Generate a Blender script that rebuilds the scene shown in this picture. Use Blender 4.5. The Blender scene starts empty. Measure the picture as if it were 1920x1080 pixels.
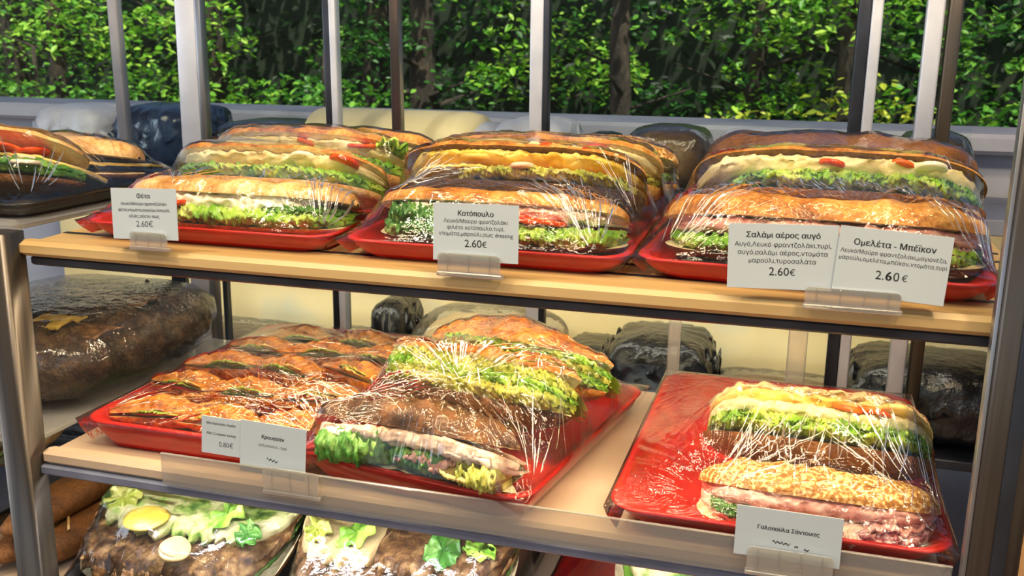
import bpy, bmesh, math, random
import numpy as np
from mathutils import Vector, Matrix, Euler, noise
from mathutils.bvhtree import BVHTree

C = bpy.context.scene.collection
SC = bpy.context.scene
R = math.radians
ZU, ZL, ZB = 1.20, 0.971, 0.762        # heights of the upper, lower and bottom display shelf
TILT = R(1.5)                          # the upper shelf leans towards the customer

# ------------------------------------------------------------------ camera
def cam_axes(p, y, r):
    cy, sy = math.cos(y), math.sin(y)
    f = Vector((sy*math.cos(p), cy*math.cos(p), -math.sin(p)))
    r0 = Vector((cy, -sy, 0)); u0 = r0.cross(f)
    return math.cos(r)*r0 + math.sin(r)*u0, math.cos(r)*u0 - math.sin(r)*r0, f
cd = bpy.data.cameras.new('camera'); cam = bpy.data.objects.new('camera', cd); C.objects.link(cam)
rr, uu, ff = cam_axes(.2334, -.2845, .0139)
cam.matrix_world = Matrix(((rr.x, uu.x, -ff.x, .3034), (rr.y, uu.y, -ff.y, -.8127), (rr.z, uu.z, -ff.z, 1.3948), (0, 0, 0, 1)))
cd.sensor_width = 36; cd.lens = 1838/1920*36; cd.clip_start = .02; cd.clip_end = 200
cd.dof.use_dof = True; cd.dof.focus_distance = .95; cd.dof.aperture_fstop = 14
SC.camera = cam

# ------------------------------------------------------------------ sky, sun, lamps, exposure
w = bpy.data.worlds.new('world'); SC.world = w; w.use_nodes = True
nt = w.node_tree; sky = nt.nodes.new('ShaderNodeTexSky'); sky.sky_type = 'NISHITA'
sky.sun_disc = False; sky.sun_elevation = R(52); sky.sun_rotation = R(200); sky.air_density = 1.0
bg = nt.nodes['Background']; nt.links.new(sky.outputs[0], bg.inputs[0]); bg.inputs[1].default_value = .16
sd = bpy.data.lights.new('sun', 'SUN'); sd.energy = 8.5; sd.angle = R(.6); sd.color = (1, .94, .80)
so = bpy.data.objects.new('sun', sd); C.objects.link(so); so.rotation_euler = (R(24), 0, R(38))
def area(name, loc, target, sx, sy, power, col):
    d = bpy.data.lights.new(name, 'AREA'); d.shape = 'RECTANGLE'; d.size = sx; d.size_y = sy; d.energy = power; d.color = col
    o = bpy.data.objects.new(name, d); C.objects.link(o); o.location = loc
    o.rotation_euler = (Vector(target)-Vector(loc)).to_track_quat('-Z', 'Y').to_euler(); return o
area('ceiling_strip_lamp', (.10, -.25, 2.25), (.05, .15, 1.1), 1.7, .06, 16, (1, .80, .50))
area('added_strip_light', (.10, -.80, 2.25), (.05, .15, 1.1), 1.7, .06, 9, (1, .84, .60))  # added strip, gives the film wrinkles more highlights
area('ceiling_spot_lamp', (.75, -.55, 2.2), (.2, .12, 1.0), .10, .10, 9, (1, .76, .46))
area('added_spot_light_left', (-.55, -.55, 2.2), (-.2, .15, 1.1), .10, .10, 7, (1, .86, .66))  # added light on the left for more glints on the film
area('shopfront_daylight', (-3.6, -1.2, 1.7), (-.3, .3, 1.1), 1.4, 1.2, 34, (.80, .88, 1))
vs = SC.view_settings; vs.view_transform = 'Standard'; vs.look = 'None'; vs.gamma = 1; vs.use_curve_mapping = False; vs.exposure = 0.0
SC.cycles.transparent_max_bounces = 24

# ------------------------------------------------------------------ materials
def lin(h):
    h = h.lstrip('#'); v = [int(h[i:i+2], 16)/255 for i in (0, 2, 4)]
    return tuple(c/12.92 if c <= .04045 else ((c+.055)/1.055)**2.4 for c in v) + (1,)
MATS = {}
def base(name, rough=.5, col=None, metal=0, spec=.5):
    m = bpy.data.materials.new(name); m.use_nodes = True; b = m.node_tree.nodes['Principled BSDF']
    b.inputs['Roughness'].default_value = rough; b.inputs['Metallic'].default_value = metal
    b.inputs['Specular IOR Level'].default_value = spec
    if col: b.inputs['Base Color'].default_value = lin(col)
    MATS[name] = m; return m, m.node_tree, b
def add_noise(nt, scale, detail=4, coord='Object', stretch=None, rough=.55):
    tc = nt.nodes.new('ShaderNodeTexCoord'); n = nt.nodes.new('ShaderNodeTexNoise')
    n.inputs['Scale'].default_value = scale; n.inputs['Detail'].default_value = detail; n.inputs['Roughness'].default_value = rough
    src = tc.outputs[coord]
    if stretch:
        mp = nt.nodes.new('ShaderNodeMapping'); mp.inputs['Scale'].default_value = stretch
        nt.links.new(src, mp.inputs[0]); src = mp.outputs[0]
    nt.links.new(src, n.inputs['Vector']); return n
def add_ramp(nt, src, stops):
    r = nt.nodes.new('ShaderNodeValToRGB'); el = r.color_ramp.elements
    while len(el) < len(stops): el.new(.5)
    for e, (p, c) in zip(el, stops): e.position = p; e.color = lin(c)
    nt.links.new(src, r.inputs[0]); return r
def bump(nt, b, src, strength, dist):
    u = nt.nodes.new('ShaderNodeBump'); u.inputs['Strength'].default_value = strength; u.inputs['Distance'].default_value = dist
    nt.links.new(src, u.inputs['Height']); nt.links.new(u.outputs[0], b.inputs['Normal'])
def mottled(name, scale, stops, rough=.5, bscale=None, bstr=.5, bdist=.002, stretch=None, detail=4, metal=0, sss=0, spec=.5):
    toast = toast0 = name.startswith(('crust', 'croissant')) and 'sesame' not in name
    m, nt, b = base(name, rough, None, metal, spec)
    n = add_noise(nt, scale, detail, stretch=stretch); src = n.outputs[0]
    if toast:                                    # baked darker on the crown of the loaf, paler near the cut, with fine flecks
        n3 = add_noise(nt, scale*9, 6); mm = nt.nodes.new('ShaderNodeMath'); mm.operation = 'MULTIPLY_ADD'; mm.inputs[1].default_value = .45; nt.links.new(n3.outputs[0], mm.inputs[0])
        ms = nt.nodes.new('ShaderNodeMath'); ms.operation = 'MULTIPLY_ADD'; ms.inputs[1].default_value = .75; ms.inputs[2].default_value = -.10; nt.links.new(src, ms.inputs[0]); nt.links.new(ms.outputs[0], mm.inputs[2])
        src = mm.outputs[0]
    r = add_ramp(nt, src, stops)
    nt.links.new(r.outputs[0], b.inputs['Base Color'])
    if bscale:
        n2 = add_noise(nt, bscale, 5, stretch=stretch); bump(nt, b, n2.outputs[0], bstr*(1.6 if toast else 1), bdist)
    if sss:
        b.inputs['Subsurface Weight'].default_value = sss; b.inputs['Subsurface Radius'].default_value = (.006, .003, .002); b.inputs['Subsurface Scale'].default_value = 1
    return m
mottled('crust_golden', 26, [(.34, '#7A4416'), (.46, '#B9762E'), (.55, '#D69A48'), (.68, '#E8C078')], .45, 420, .5, .0016)
mottled('crust_pale', 22, [(.34, '#A8702E'), (.48, '#D2A05C'), (.64, '#EBCB94')], .5, 380, .4, .0012)
mottled('crust_brown', 30, [(.30, '#4A2A10'), (.5, '#7A4A1E'), (.7, '#A06A2E')], .5, 420, .6, .002)
mottled('crust_dark', 34, [(.30, '#2C1A0C'), (.5, '#4E3218'), (.72, '#74502A')], .55, 420, .7, .002)
mottled('crust_sesame', 260, [(.40, '#A8702C'), (.52, '#CF9848'), (.60, '#F0D496')], .5, 260, .8, .003, detail=1)
mottled('crumb_white', 120, [(.3, '#D8BE8C'), (.6, '#EFE0BA')], .8, 300, .5, .002)
mottled('crumb_brown', 120, [(.3, '#5F4526'), (.6, '#8A6A40')], .8, 300, .6, .002)
mottled('croissant_crust', 30, [(.34, '#6A360A'), (.46, '#A9601A'), (.56, '#CC862C'), (.68, '#E2AE54')], .32, 160, .5, .0015, stretch=(1, 3, 3))
mottled('croissant_dark', 46, [(.34, '#2E1806'), (.5, '#5E3612'), (.66, '#8A5822')], .42, 300, .8, .002)
mottled('lettuce', 34, [(.30, '#4F8A22'), (.48, '#86B83A'), (.62, '#B9D35E'), (.8, '#E0E59A')], .32, 90, .5, .003)
mottled('lettuce_yellow', 30, [(.30, '#7E9428'), (.5, '#B4B84A'), (.7, '#DED68A')], .32, 90, .5, .003)
mottled('lettuce_dark', 40, [(.30, '#2C5E1E'), (.5, '#4E8A34'), (.72, '#9CC06C')], .28, 110, .6, .003)
mottled('ham', 40, [(.3, '#C98478'), (.5, '#E0A79A'), (.7, '#EFC9BC')], .25, 200, .2, .001, sss=.15)
mottled('salami', 130, [(.36, '#7A3440'), (.5, '#A05A60'), (.64, '#D8AFA8')], .3, 200, .3, .001)
mottled('turkey', 30, [(.3, '#DDB79C'), (.6, '#F0D8C2')], .25, 200, .2, .001, sss=.15)
mottled('cheese', 14, [(.3, '#E6C25A'), (.7, '#F2DA86')], .35, 90, .15, .001, sss=.15)
mottled('cheese_white', 20, [(.3, '#E9DFC2'), (.7, '#F8F2E2')], .4, 90, .2, .001, sss=.1)
mottled('omelette', 30, [(.3, '#D9A52A'), (.5, '#EBC850'), (.75, '#F5E39A')], .4, 120, .5, .002)
mottled('salad', 30, [(.36, '#4E7E2C'), (.45, '#A2BA5C'), (.53, '#DDD89C'), (.7, '#EADFB4')], .4, 90, .8, .005)
mottled('cream', 26, [(.3, '#E2CE8E'), (.6, '#F3E6B8')], .35, 70, .6, .004)
mottled('tomato', 60, [(.35, '#C02A0C'), (.55, '#E45016'), (.75, '#F28A48')], .18, 120, .3, .001)
mottled('carrot', 60, [(.35, '#D8480E'), (.6, '#F07022')], .25, 120, .3, .001)
mottled('tray_red', 18, [(.3, '#B41416'), (.7, '#D42618')], .38, 700, .12, .0006, spec=.4)
mottled('tray_black', 18, [(.3, '#0E0E10'), (.7, '#1A1A1C')], .3, 700, .12, .0006)
mottled('filling_meat', 70, [(.32, '#3E2412'), (.5, '#7A5430'), (.68, '#B9925E')], .35, 160, .8, .004)
mottled('filling_dark', 40, [(.32, '#1E140C'), (.5, '#4A3420'), (.7, '#7A5E3C')], .4, 110, 1, .01)
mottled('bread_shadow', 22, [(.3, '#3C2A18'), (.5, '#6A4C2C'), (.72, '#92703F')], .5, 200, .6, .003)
mottled('bread_cream', 20, [(.3, '#C9AC74'), (.7, '#E2CC98')], .55, 200, .4, .002)
mottled('paper_cream', 9, [(.3, '#C9B58C'), (.7, '#DCCBA4')], .6, 60, .3, .002)
mottled('paper_lavender', 8, [(.3, '#9A9AAE'), (.7, '#B8B8C8')], .45, 40, .5, .004)
mottled('plastic_navy', 12, [(.3, '#141C30'), (.7, '#2C3A58')], .2, 60, .6, .004)
mottled('plastic_black', 16, [(.3, '#0C0C0E'), (.7, '#1E1E22')], .18, 60, .8, .005)
mottled('shelf_wood', 6, [(.3, '#B08E58'), (.7, '#C8AA76')], .4, 60, .2, .001, stretch=(.15, 4, 4))
mottled('shelf_white', 8, [(.3, '#AE9880'), (.7, '#BEA890')], .4)
mottled('shelf_slate', 12, [(.3, '#565C70'), (.7, '#747A8E')], .35)
mottled('panel_cream', 5, [(.3, '#CDB886'), (.55, '#D9C79A'), (.75, '#B9C2B4')], .5)
mottled('steel', 12, [(.3, '#7E8088'), (.7, '#A2A4AA')], .32, metal=.85, stretch=(6, 6, .2))
mottled('steel_warm', 12, [(.3, '#3E3A38'), (.7, '#625A52')], .34, metal=.8, stretch=(6, 6, .2))
mottled('steel_dark', 12, [(.3, '#23262E'), (.7, '#3A3E4A')], .35, metal=.6)
mottled('aluminium_pale', 12, [(.3, '#A8AEC0'), (.7, '#C6CAD8')], .4, metal=.3)
mottled('card_paper', 6, [(.3, '#A6B0B8'), (.7, '#B0BAC2')], .6)  # white paper, greyed so the colour carries the shade it stands in
mottled('floor_tan', 4, [(.3, '#A67848'), (.7, '#C09058')], .5)
mottled('plaster', 3, [(.3, '#8C8A86'), (.7, '#A4A29E')], .8)
mottled('asphalt', 8, [(.3, '#4A4A4C'), (.7, '#626264')], .9)
mottled('hedge_shade', 6, [(.3, '#141E0C'), (.7, '#22301A')], .95)
mottled('ledge_stone', 6, [(.3, '#8A8CA0'), (.7, '#A6A8BA')], .6)
mottled('bark', 14, [(.3, '#15110C'), (.55, '#33291E'), (.75, '#5A4C3A')], .9, 60, 1, .02, stretch=(1, 1, .25))
def glow(name, col, s):
    m, nt, b = base(name, .4, '#FFFFFF'); b.inputs['Emission Color'].default_value = col; b.inputs['Emission Strength'].default_value = s
glow('led_warm', (1, .80, .5, 1), 4); glow('added_glow_cool', (.95, .97, 1, 1), 3)
base('ink', .7, '#0C0C0E'); base('ink_faded', .7, '#4A4E54')
def leaf_mat(name, a, b_, c):
    m, nt, b = base(name, .45, spec=.3); g = nt.nodes.new('ShaderNodeNewGeometry')
    r = add_ramp(nt, g.outputs['Random Per Island'], [(0, a), (.5, b_), (1, c)])
    nt.links.new(r.outputs[0], b.inputs['Base Color'])
    t = nt.nodes.new('ShaderNodeBsdfTranslucent'); nt.links.new(r.outputs[0], t.inputs[0])
    mx = nt.nodes.new('ShaderNodeMixShader'); mx.inputs[0].default_value = .35
    nt.links.new(b.outputs[0], mx.inputs[1]); nt.links.new(t.outputs[0], mx.inputs[2])
    nt.links.new(mx.outputs[0], nt.nodes['Material Output'].inputs[0])
leaf_mat('leaf_bright', '#3E7A1A', '#6FA82A', '#A8CC4A')
leaf_mat('leaf_mid', '#24561A', '#4A8428', '#7EAE3C')
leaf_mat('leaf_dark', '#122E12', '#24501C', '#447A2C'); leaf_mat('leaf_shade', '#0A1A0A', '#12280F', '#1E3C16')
leaf_mat('leaf_olive', '#6A7A1E', '#98A42C', '#C4C44A')
def film_mat(name, tint, rough=.07, gain=1.0, floor_=.02, bstr=.35, noise_scale=60, haze=.0, ior=1.37):
    m = bpy.data.materials.new(name); m.use_nodes = True; nt = m.node_tree; nt.nodes.clear()
    out = nt.nodes.new('ShaderNodeOutputMaterial'); tr = nt.nodes.new('ShaderNodeBsdfTransparent'); gl = nt.nodes.new('ShaderNodeBsdfGlossy')
    tr.inputs[0].default_value = lin(tint); gl.inputs['Roughness'].default_value = rough; gl.inputs[0].default_value = (1, 1, 1, 1)
    fr = nt.nodes.new('ShaderNodeFresnel'); fr.inputs[0].default_value = ior
    ma = nt.nodes.new('ShaderNodeMath'); ma.operation = 'MULTIPLY_ADD'; ma.inputs[1].default_value = gain; ma.inputs[2].default_value = floor_; ma.use_clamp = True
    nt.links.new(fr.outputs[0], ma.inputs[0])
    n = add_noise(nt, noise_scale, 3); bu = nt.nodes.new('ShaderNodeBump'); bu.inputs['Strength'].default_value = bstr; bu.inputs['Distance'].default_value = .004
    nt.links.new(n.outputs[0], bu.inputs['Height']); nt.links.new(bu.outputs[0], gl.inputs['Normal']); nt.links.new(bu.outputs[0], fr.inputs['Normal'])
    mx = nt.nodes.new('ShaderNodeMixShader'); nt.links.new(ma.outputs[0], mx.inputs[0]); nt.links.new(tr.outputs[0], mx.inputs[1]); nt.links.new(gl.outputs[0], mx.inputs[2])
    last = mx
    if haze:
        df = nt.nodes.new('ShaderNodeBsdfDiffuse'); df.inputs[0].default_value = (.9, .9, .92, 1)
        m2 = nt.nodes.new('ShaderNodeMixShader'); m2.inputs[0].default_value = haze
        nt.links.new(mx.outputs[0], m2.inputs[1]); nt.links.new(df.outputs[0], m2.inputs[2]); last = m2
    nt.links.new(last.outputs[0], out.inputs[0]); MATS[name] = m
film_mat('film', '#FEFEFE', .055, 1.0, .006, .22, 90, .006)
film_mat('film_pleat', '#F4F4F4', .16, 1.2, .16, .05, 60, .06)
film_mat('bag_film', '#EDEDF0', .12, .9, .02, .9, 55, .012)
film_mat('acrylic', '#E9E6DC', .12, 1.1, .05, .05, 20, .14)
film_mat('glass', '#F8FCFC', .03, .07, .0, .0, 5, .0)

# ------------------------------------------------------------------ object helpers
def tag(o, label=None, cat=None, group=None, kind=None):
    for k, v in (('label', label), ('category', cat), ('group', group), ('kind', kind)):
        if v: o[k] = v
    return o
def empty(name, M=None, label=None, cat=None, group=None):
    o = bpy.data.objects.new(name, None); o.empty_display_size = .02; C.objects.link(o)
    if M is not None: o.matrix_world = M if isinstance(M, Matrix) else Matrix.Translation(M)
    return tag(o, label, cat, group)
def mesh(name, V, F, mats, parent=None, smooth=True, idx=None, M=None):
    me = bpy.data.meshes.new(name); me.from_pydata([tuple(v) for v in V], [], F)
    for m in (mats if isinstance(mats, (list, tuple)) else [mats]): me.materials.append(MATS[m])
    if idx is not None: me.polygons.foreach_set('material_index', idx)
    me.polygons.foreach_set('use_smooth', [smooth]*len(me.polygons)); me.update()
    o = bpy.data.objects.new(name, me); C.objects.link(o)
    if parent: o.parent = parent
    if M is not None: o.matrix_local = M
    return o
class MB:
    def __init__(s): s.v, s.f = [], []
    def grid(s, P):                              # P[i][j] rows of points
        b = len(s.v); n, m = len(P), len(P[0])
        for r in P: s.v += r
        for i in range(n-1):
            for j in range(m-1): s.f.append((b+i*m+j, b+i*m+j+1, b+(i+1)*m+j+1, b+(i+1)*m+j))
        return s
    def ring(s, rings, cap=True, close=False):   # closed loops lofted
        b = len(s.v); m = len(rings[0])
        for r in rings: s.v += r
        for i in range(len(rings)-1):
            for j in range(m): s.f.append((b+i*m+j, b+i*m+(j+1) % m, b+(i+1)*m+(j+1) % m, b+(i+1)*m+j))
        if cap:
            s.f.append(tuple(b+j for j in range(m))[::-1]); k = b+(len(rings)-1)*m; s.f.append(tuple(k+j for j in range(m)))
        return s
    def box(s, x0, x1, y0, y1, z0, z1, c=.0012):
        """box with chamfered edges"""
        c = min(c, (x1-x0)*.3, (y1-y0)*.3, (z1-z0)*.3)
        def loop(i, z): return [(x0+c+i, y0+i, z), (x1-c-i, y0+i, z), (x1-i, y0+c+i, z), (x1-i, y1-c-i, z), (x1-c-i, y1-i, z), (x0+c+i, y1-i, z), (x0+i, y1-c-i, z), (x0+i, y0+c+i, z)]
        return s.ring([loop(c, z0), loop(0, z0+c), loop(0, z1-c), loop(c, z1)])
    def make(s, name, m, parent=None, smooth=False, M=None): return mesh(name, s.v, s.f, m, parent, smooth, M=M)
def fbm(x, y, z=0., o=3): return noise.fractal(Vector((x, y, z)), 1, 2, o)
def solid(o, t, off=0):
    md = o.modifiers.new('thickness', 'SOLIDIFY'); md.thickness = t; md.offset = off; return o
def T(x, y, z, rx=0, ry=0, rz=0): return Matrix.Translation((x, y, z)) @ Euler((rx, ry, rz)).to_matrix().to_4x4()
UP = Matrix.Translation((0, 0, ZU)) @ Matrix.Rotation(TILT, 4, 'X')       # the leaning upper shelf
LOW = Matrix.Translation((0, 0, ZL)); BOT = Matrix.Translation((0, 0, ZB))

# ------------------------------------------------------------------ the setting
tag(MB().box(-6, 5, -4, .95, -.1, 0).make('floor', 'floor_tan'), kind='structure')
tag(MB().box(-6, 5, -4, .95, 2.7, 2.9).make('ceiling', 'plaster'), kind='structure')
tag(MB().box(-30, 30, .95, 40, -.14, -.04).make('street_ground', 'asphalt'), kind='structure')
tag(MB().box(-6, 5, .80, .93, 0, 1.262).make('wall_back', 'ledge_stone'), kind='structure')
tag(MB().box(-6, 5, .76, .96, 1.262, 1.292, .006).make('trim_1', 'ledge_stone'), kind='structure')   # window sill

# ------------------------------------------------------------------ display case
case = empty('display_case', (0, 0, 0), 'metal framed glass display case holding the wrapped sandwiches', 'display case')
def tube(A, B, rx, ry, rnd=.35, n=4):
    """rounded bar between two points, section rx by ry"""
    m = MB(); k = []
    for sx, sy in ((1, 1), (-1, 1), (-1, -1), (1, -1)):
        a0 = math.atan2(sy, sx) - math.pi/4
        for i in range(n):
            a = a0+i/(n-1)*math.pi/2; r = rnd*min(rx, ry)
            k.append((sx*(rx-r)+r*math.cos(a), sy*(ry-r)+r*math.sin(a)))
    m.ring([[(P[0]+x, P[1]+y, P[2]) for x, y in k] for P in (A, B)]); return m
tube((-.474, -.014, 0), (-.474, -.014, 1.212), .0165, .016).make('post', 'steel_warm', case, True)
m = tube((.472, -.022, 0), (.472, -.022, 2.0), .019, .018).make('post', 'steel_warm', case, True)
tube((.4520, -.030, 0), (.4520, -.030, 2.0), .0015, .006).make('post_edge', 'steel', m, True)
tube((.474, -.0415, 0), (.474, -.0415, 2.0), .005, .002).make('post_groove', 'steel_dark', m, True)
MB().box(-.96, .50, .0, .46, ZB-.03, ZB).make('bottom_deck', 'shelf_white', case)
MB().box(-.96, .50, .02, .46, .02, ZB-.03).make('plinth', 'steel_dark', case)
for (x0, x1, yy, r, mt, nm, z0, z1) in (
        (-.572, -.566, .47, .017, 'aluminium_pale', 'rear_post', ZB, 2.0), (-.548, -.545, .468, .005, 'steel', 'rear_post', ZB, 2.0),
        (-.69, -.70, .47, .008, 'aluminium_pale', 'rear_post', 1.24, 2.0), (-.328, -.340, .47, .005, 'aluminium_pale', 'rear_post', ZB, 2.0),
        (-.337, -.349, .472, .007, 'steel_dark', 'rear_post', ZB, 2.0), (-.24, -.249, .47, .007, 'steel', 'rear_post', 1.26, 2.0),
        (-.038, -.042, .47, .010, 'aluminium_pale', 'rear_post', ZB, 2.0), (-.026, -.029, .468, .004, 'steel_dark', 'rear_post', ZB, 2.0),
        (.376, .376, .47, .0065, 'aluminium_pale', 'rear_post', ZB, 2.0), (.362, .362, .473, .008, 'steel_dark', 'rear_post', ZB, 2.0),
        (.440, .440, .47, .010, 'aluminium_pale', 'rear_post', ZB, 2.0), (.462, .462, .472, .008, 'steel_warm', 'rear_post', ZB, 2.0)):
    tube((x0, yy, z0), (x1, yy, z1), r, .008).make(nm, mt, case, True)
xs = [-.95, -.57, -.335, -.035, .37, .50]
for a, b in zip(xs[:-1], xs[1:]):
    MB().box(a+.006, b-.006, .4655, .4705, ZB, 2.0, .001).make('glass_pane', 'glass', case)

def shelf(name, M, label, x0, x1, edge_mat, wood):
    s = empty(name, M, label, 'shelf', 'shelves of the display case')
    d = .40
    MB().box(x0+.006, x1, .006, d, -.006, 0).make('shelf_plate', wood or 'acrylic', s)
    MB().box(x0, x1, -.010, .008, -.0125, .0035, .004).make('front_edge', edge_mat, s)
    return s
def led(parent, x0, x1, y, z, power, col, lean=36):
    MB().box(x0, x1, y-.008, y+.008, z, z+.008, .002).make('light_strip', 'led_warm' if col[2] < .8 else 'added_glow_cool', parent)
    d = bpy.data.lights.new('shelf_light', 'AREA'); d.shape = 'RECTANGLE'; d.size = x1-x0; d.size_y = .012; d.energy = power; d.color = col
    o = bpy.data.objects.new('shelf_light', d); C.objects.link(o); o.parent = parent; o.matrix_local = T((x0+x1)/2, y, z-.001, R(lean), 0, 0)
s = shelf('display_shelf', UP, 'upper shelf with a pale wood edge, leaning slightly towards the front', -.462, .505, 'shelf_wood', 'shelf_wood')
MB().box(-.45, .50, -.006, .004, -.022, -.0125, .002).make('support_rail', 'steel_dark', s)
for k in range(9):
    MB().box(-.455, .50, .05+k*.04, .057+k*.04, 0, .0006, .0002).make('slat_groove', 'steel_dark', s)
led(s, -.44, .44, .016, -.018, 3.4, (1, .80, .50)); led(s, -.44, .44, .22, -.0145, 1.7, (1, .82, .55), 0)  # the second strip is added to brighten the backs of the lower trays
s = shelf('display_shelf', LOW, 'lower shelf with a slate grey edge and clear price rail', -.458, .452, 'shelf_white', 'shelf_white')
MB().box(-.458, .50, -.013, .002, -.0235, -.0125, .002).make('support_rail', 'shelf_slate', s)
MB().box(-.30, .447, -.0185, -.0165, -.010, .0235, .0006).make('price_rail', 'acrylic', s)
MB().box(-.30, .447, -.0190, -.0160, .0235, .0247, .0004).make('rail_lip', 'acrylic', s)
led(s, -.44, .44, .016, -.0185, 3.2, (.95, .97, 1))  # added cool strip, stands in for daylight on the bottom shelf
s = shelf('display_shelf', Matrix.Translation((0, .03, 1.212)), 'glass shelf beside the left post holding the tomato sandwich pack', -.95, -.492, 'acrylic', None)
s = shelf('display_shelf', Matrix.Translation((0, .03, ZL)), 'glass shelf left of the post holding the dark sandwich pack', -.95, -.492, 'acrylic', None)
# ------------------------------------------------------------------ food builders
def endprof(t, p=3.0, q=.5): return max(0., 1-abs(t)**p)**q
def bread_half(name, L, w, h, bow, mats, parent, M, seed, ridges=0, flat=.0, p=3.2):
    """half a loaf: dome above, cut face below at z=0; long axis X, hinge side +Y"""
    n, k = 44, 15; rows = []; rnd = seed*3.7
    for i in range(n+1):
        u = i/n*2-1; t = math.sin(u*math.pi/2)*.999
        e = endprof(t, p); rg = 1.0
        if ridges:
            ph = abs(t)*ridges; rg = .84+.20*(1-(ph-math.floor(ph)))**.7
            e = (1-abs(t)**1.7)**.75
        row = []
        for j in range(k):
            a = j/(k-1)*math.pi; cx, cz = math.cos(a), math.sin(a)
            y = -cx*w/2*e*rg; z = (cz**.8)*h*(e**.8)*rg
            d = fbm(t*L*18+rnd, y*30, z*30+rnd)*.0055*e
            row.append((t*L/2, y*(1+d*10)+bow*t*t, z+d*cz + flat))
        rows.append(row)
    m = MB(); m.grid(rows); nf = len(m.f)
    cut = [[(r[0][0]*(1-f)+r[-1][0]*f, r[0][1]*(1-f)+r[-1][1]*f, (r[0][2]*(1-f)+r[-1][2]*f)+.0016*fbm(r[0][0]*90, f*9, rnd)*math.sin(math.pi*f)) for f in (0, .25, .5, .75, 1)][::-1] for r in rows]
    m.grid(cut)
    return mesh(name, m.v, m.f, mats, parent, True, [0]*nf+[1]*(len(m.f)-nf), M)
def sheet(name, mat, parent, L, w, over, bow, phi, alpha, z0, seed, amp=.004, freq=6, droop=.01, ragged=.3, x0=-1., x1=1., thick=.0016, nx=70, ns=16, z1=.012, start=0.):
    """a filling layer fanned at fraction phi of the opening angle, spilling over the front by `over`"""
    rows = []; a = phi*alpha; rs = seed*5.3
    for i in range(nx+1):
        t = x0+(x1-x0)*i/nx; te = (i/nx)*2-1
        e = (1-abs(t)**4)**.5*(1-abs(te)**6)**.5 if abs(t) < 1 else 0
        row = []
        for j in range(ns+1):
            s = start+(1-start)*j/ns
            o = over*(1+ragged*fbm(t*L*55+rs, 3.1, rs))
            d = s*(w*.93+o)*(.30+.70*e)
            rip = amp*(s**1.6)*(math.sin(freq*t*math.pi+rs+2*math.sin(t*3+rs))+1.1*fbm(t*L*70+rs, s*3, rs)+1.3*fbm(t*L*190, s*7+rs, 0))
            dr = max(0, d-.80*w)
            row.append((t*L/2*.98, w/2-d*math.cos(a)+bow*t*t*1.0, z0+z1*phi+d*math.sin(a)+rip-droop*(dr/.02)**1.5 if dr > 0 else z0+z1*phi+d*math.sin(a)+rip))
        rows.append(row)
    return solid(MB().grid(rows).make(name, mat, parent, True), thick)
def bulk(name, mat, parent, L, w, bow, phi, phi2, alpha, z0, z1, seed, over=.006, amp=.002, wave=70, frill=0., x0=-1., x1=1., nx=90, rear=.0):
    """a thick filling layer between two fanned planes, its front edge lumpy or frilled"""
    rows = []; rs = seed*4.1; nf = 9
    for i in range(nx+1):
        t = x0+(x1-x0)*i/nx; te = (i/nx)*2-1; e = (max(0, 1-abs(t)**6))**.5*(max(0, 1-abs(te)**8))**.5
        D = (w*.95+over*(1+.5*fbm(t*L*40+rs, 7, rs)))*(.40+.60*e); prof = []
        for d in (rear, .35, .7): prof.append((d*D, phi, .35))
        for k in range(nf):
            q = k/(nf-1); prof.append((D*(.90+.10*math.sin(q*math.pi)), phi+(phi2-phi)*q, 1.))
        for d in (.7, .35, rear): prof.append((d*D, phi2, .35))
        row = []
        for k, (d, ph, a) in enumerate(prof):
            n1 = fbm(t*L*wave+rs, k*.45, rs); n2 = fbm(t*L*wave*2.7+rs, k*.9, rs+9)
            dd = d+a*amp*(n1+.6*n2)*2; zz = a*amp*1.3*fbm(t*L*wave*1.3+rs, k*.6, rs+30)
            if frill: dd += a*frill*math.sin(t*L*wave*5+rs+3*n1+k*1.9); zz += a*frill*math.cos(t*L*wave*4.1+rs+2*n2+k*2.6)
            an = ph*alpha; dd = max(0, dd)
            row.append((t*L/2*.98, w/2-dd*math.cos(an)+bow*t*t, z0+z1*ph+dd*math.sin(an)+zz))
        rows.append(row)
    return MB().grid(rows).make(name, mat, parent, True)
def disc(name, mat, parent, x, y, z, r, rx=0, ry=0, t=.005, wob=.06, seed=0, mat2=None):
    n = 22; m = MB(); rings = []
    for f, zz in ((.55, t/2), (.9, t/2), (1, t*.25), (1, -t*.25), (.9, -t/2)):
        rings.append([(r*f*(1+wob*math.sin(3*a+seed))*math.cos(a), r*f*(1+wob*math.cos(2*a+seed))*math.sin(a), zz) for a in [i/n*2*math.pi for i in range(n)]])
    m.ring(rings[::-1]); return m.make(name, mat, parent, True, T(x, y, z, rx, ry, seed))
def leaf(name, mat, parent, x, y, z, r, rx=0, ry=0, t=.005, wob=.06, seed=0):
    """torn, crinkled piece of salad leaf"""
    rows = [[(r*f*(1+.25*fbm(math.cos(a)*2+seed, math.sin(a)*2, seed))*math.cos(a)*1.25, r*f*(1+.25*fbm(math.sin(a)*2+seed, math.cos(a)*2, 3))*math.sin(a), .004*f*math.sin(7*a+seed)+.006*fbm(a*1.5, f*3+seed, 1)) for a in [i/40*2*math.pi for i in range(41)]] for f in (.02, .3, .55, .75, .9, 1)]
    return solid(MB().grid(rows).make(name, mat, parent, True, T(x, y, z+.002, rx, ry, seed)), .0014)
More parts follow.
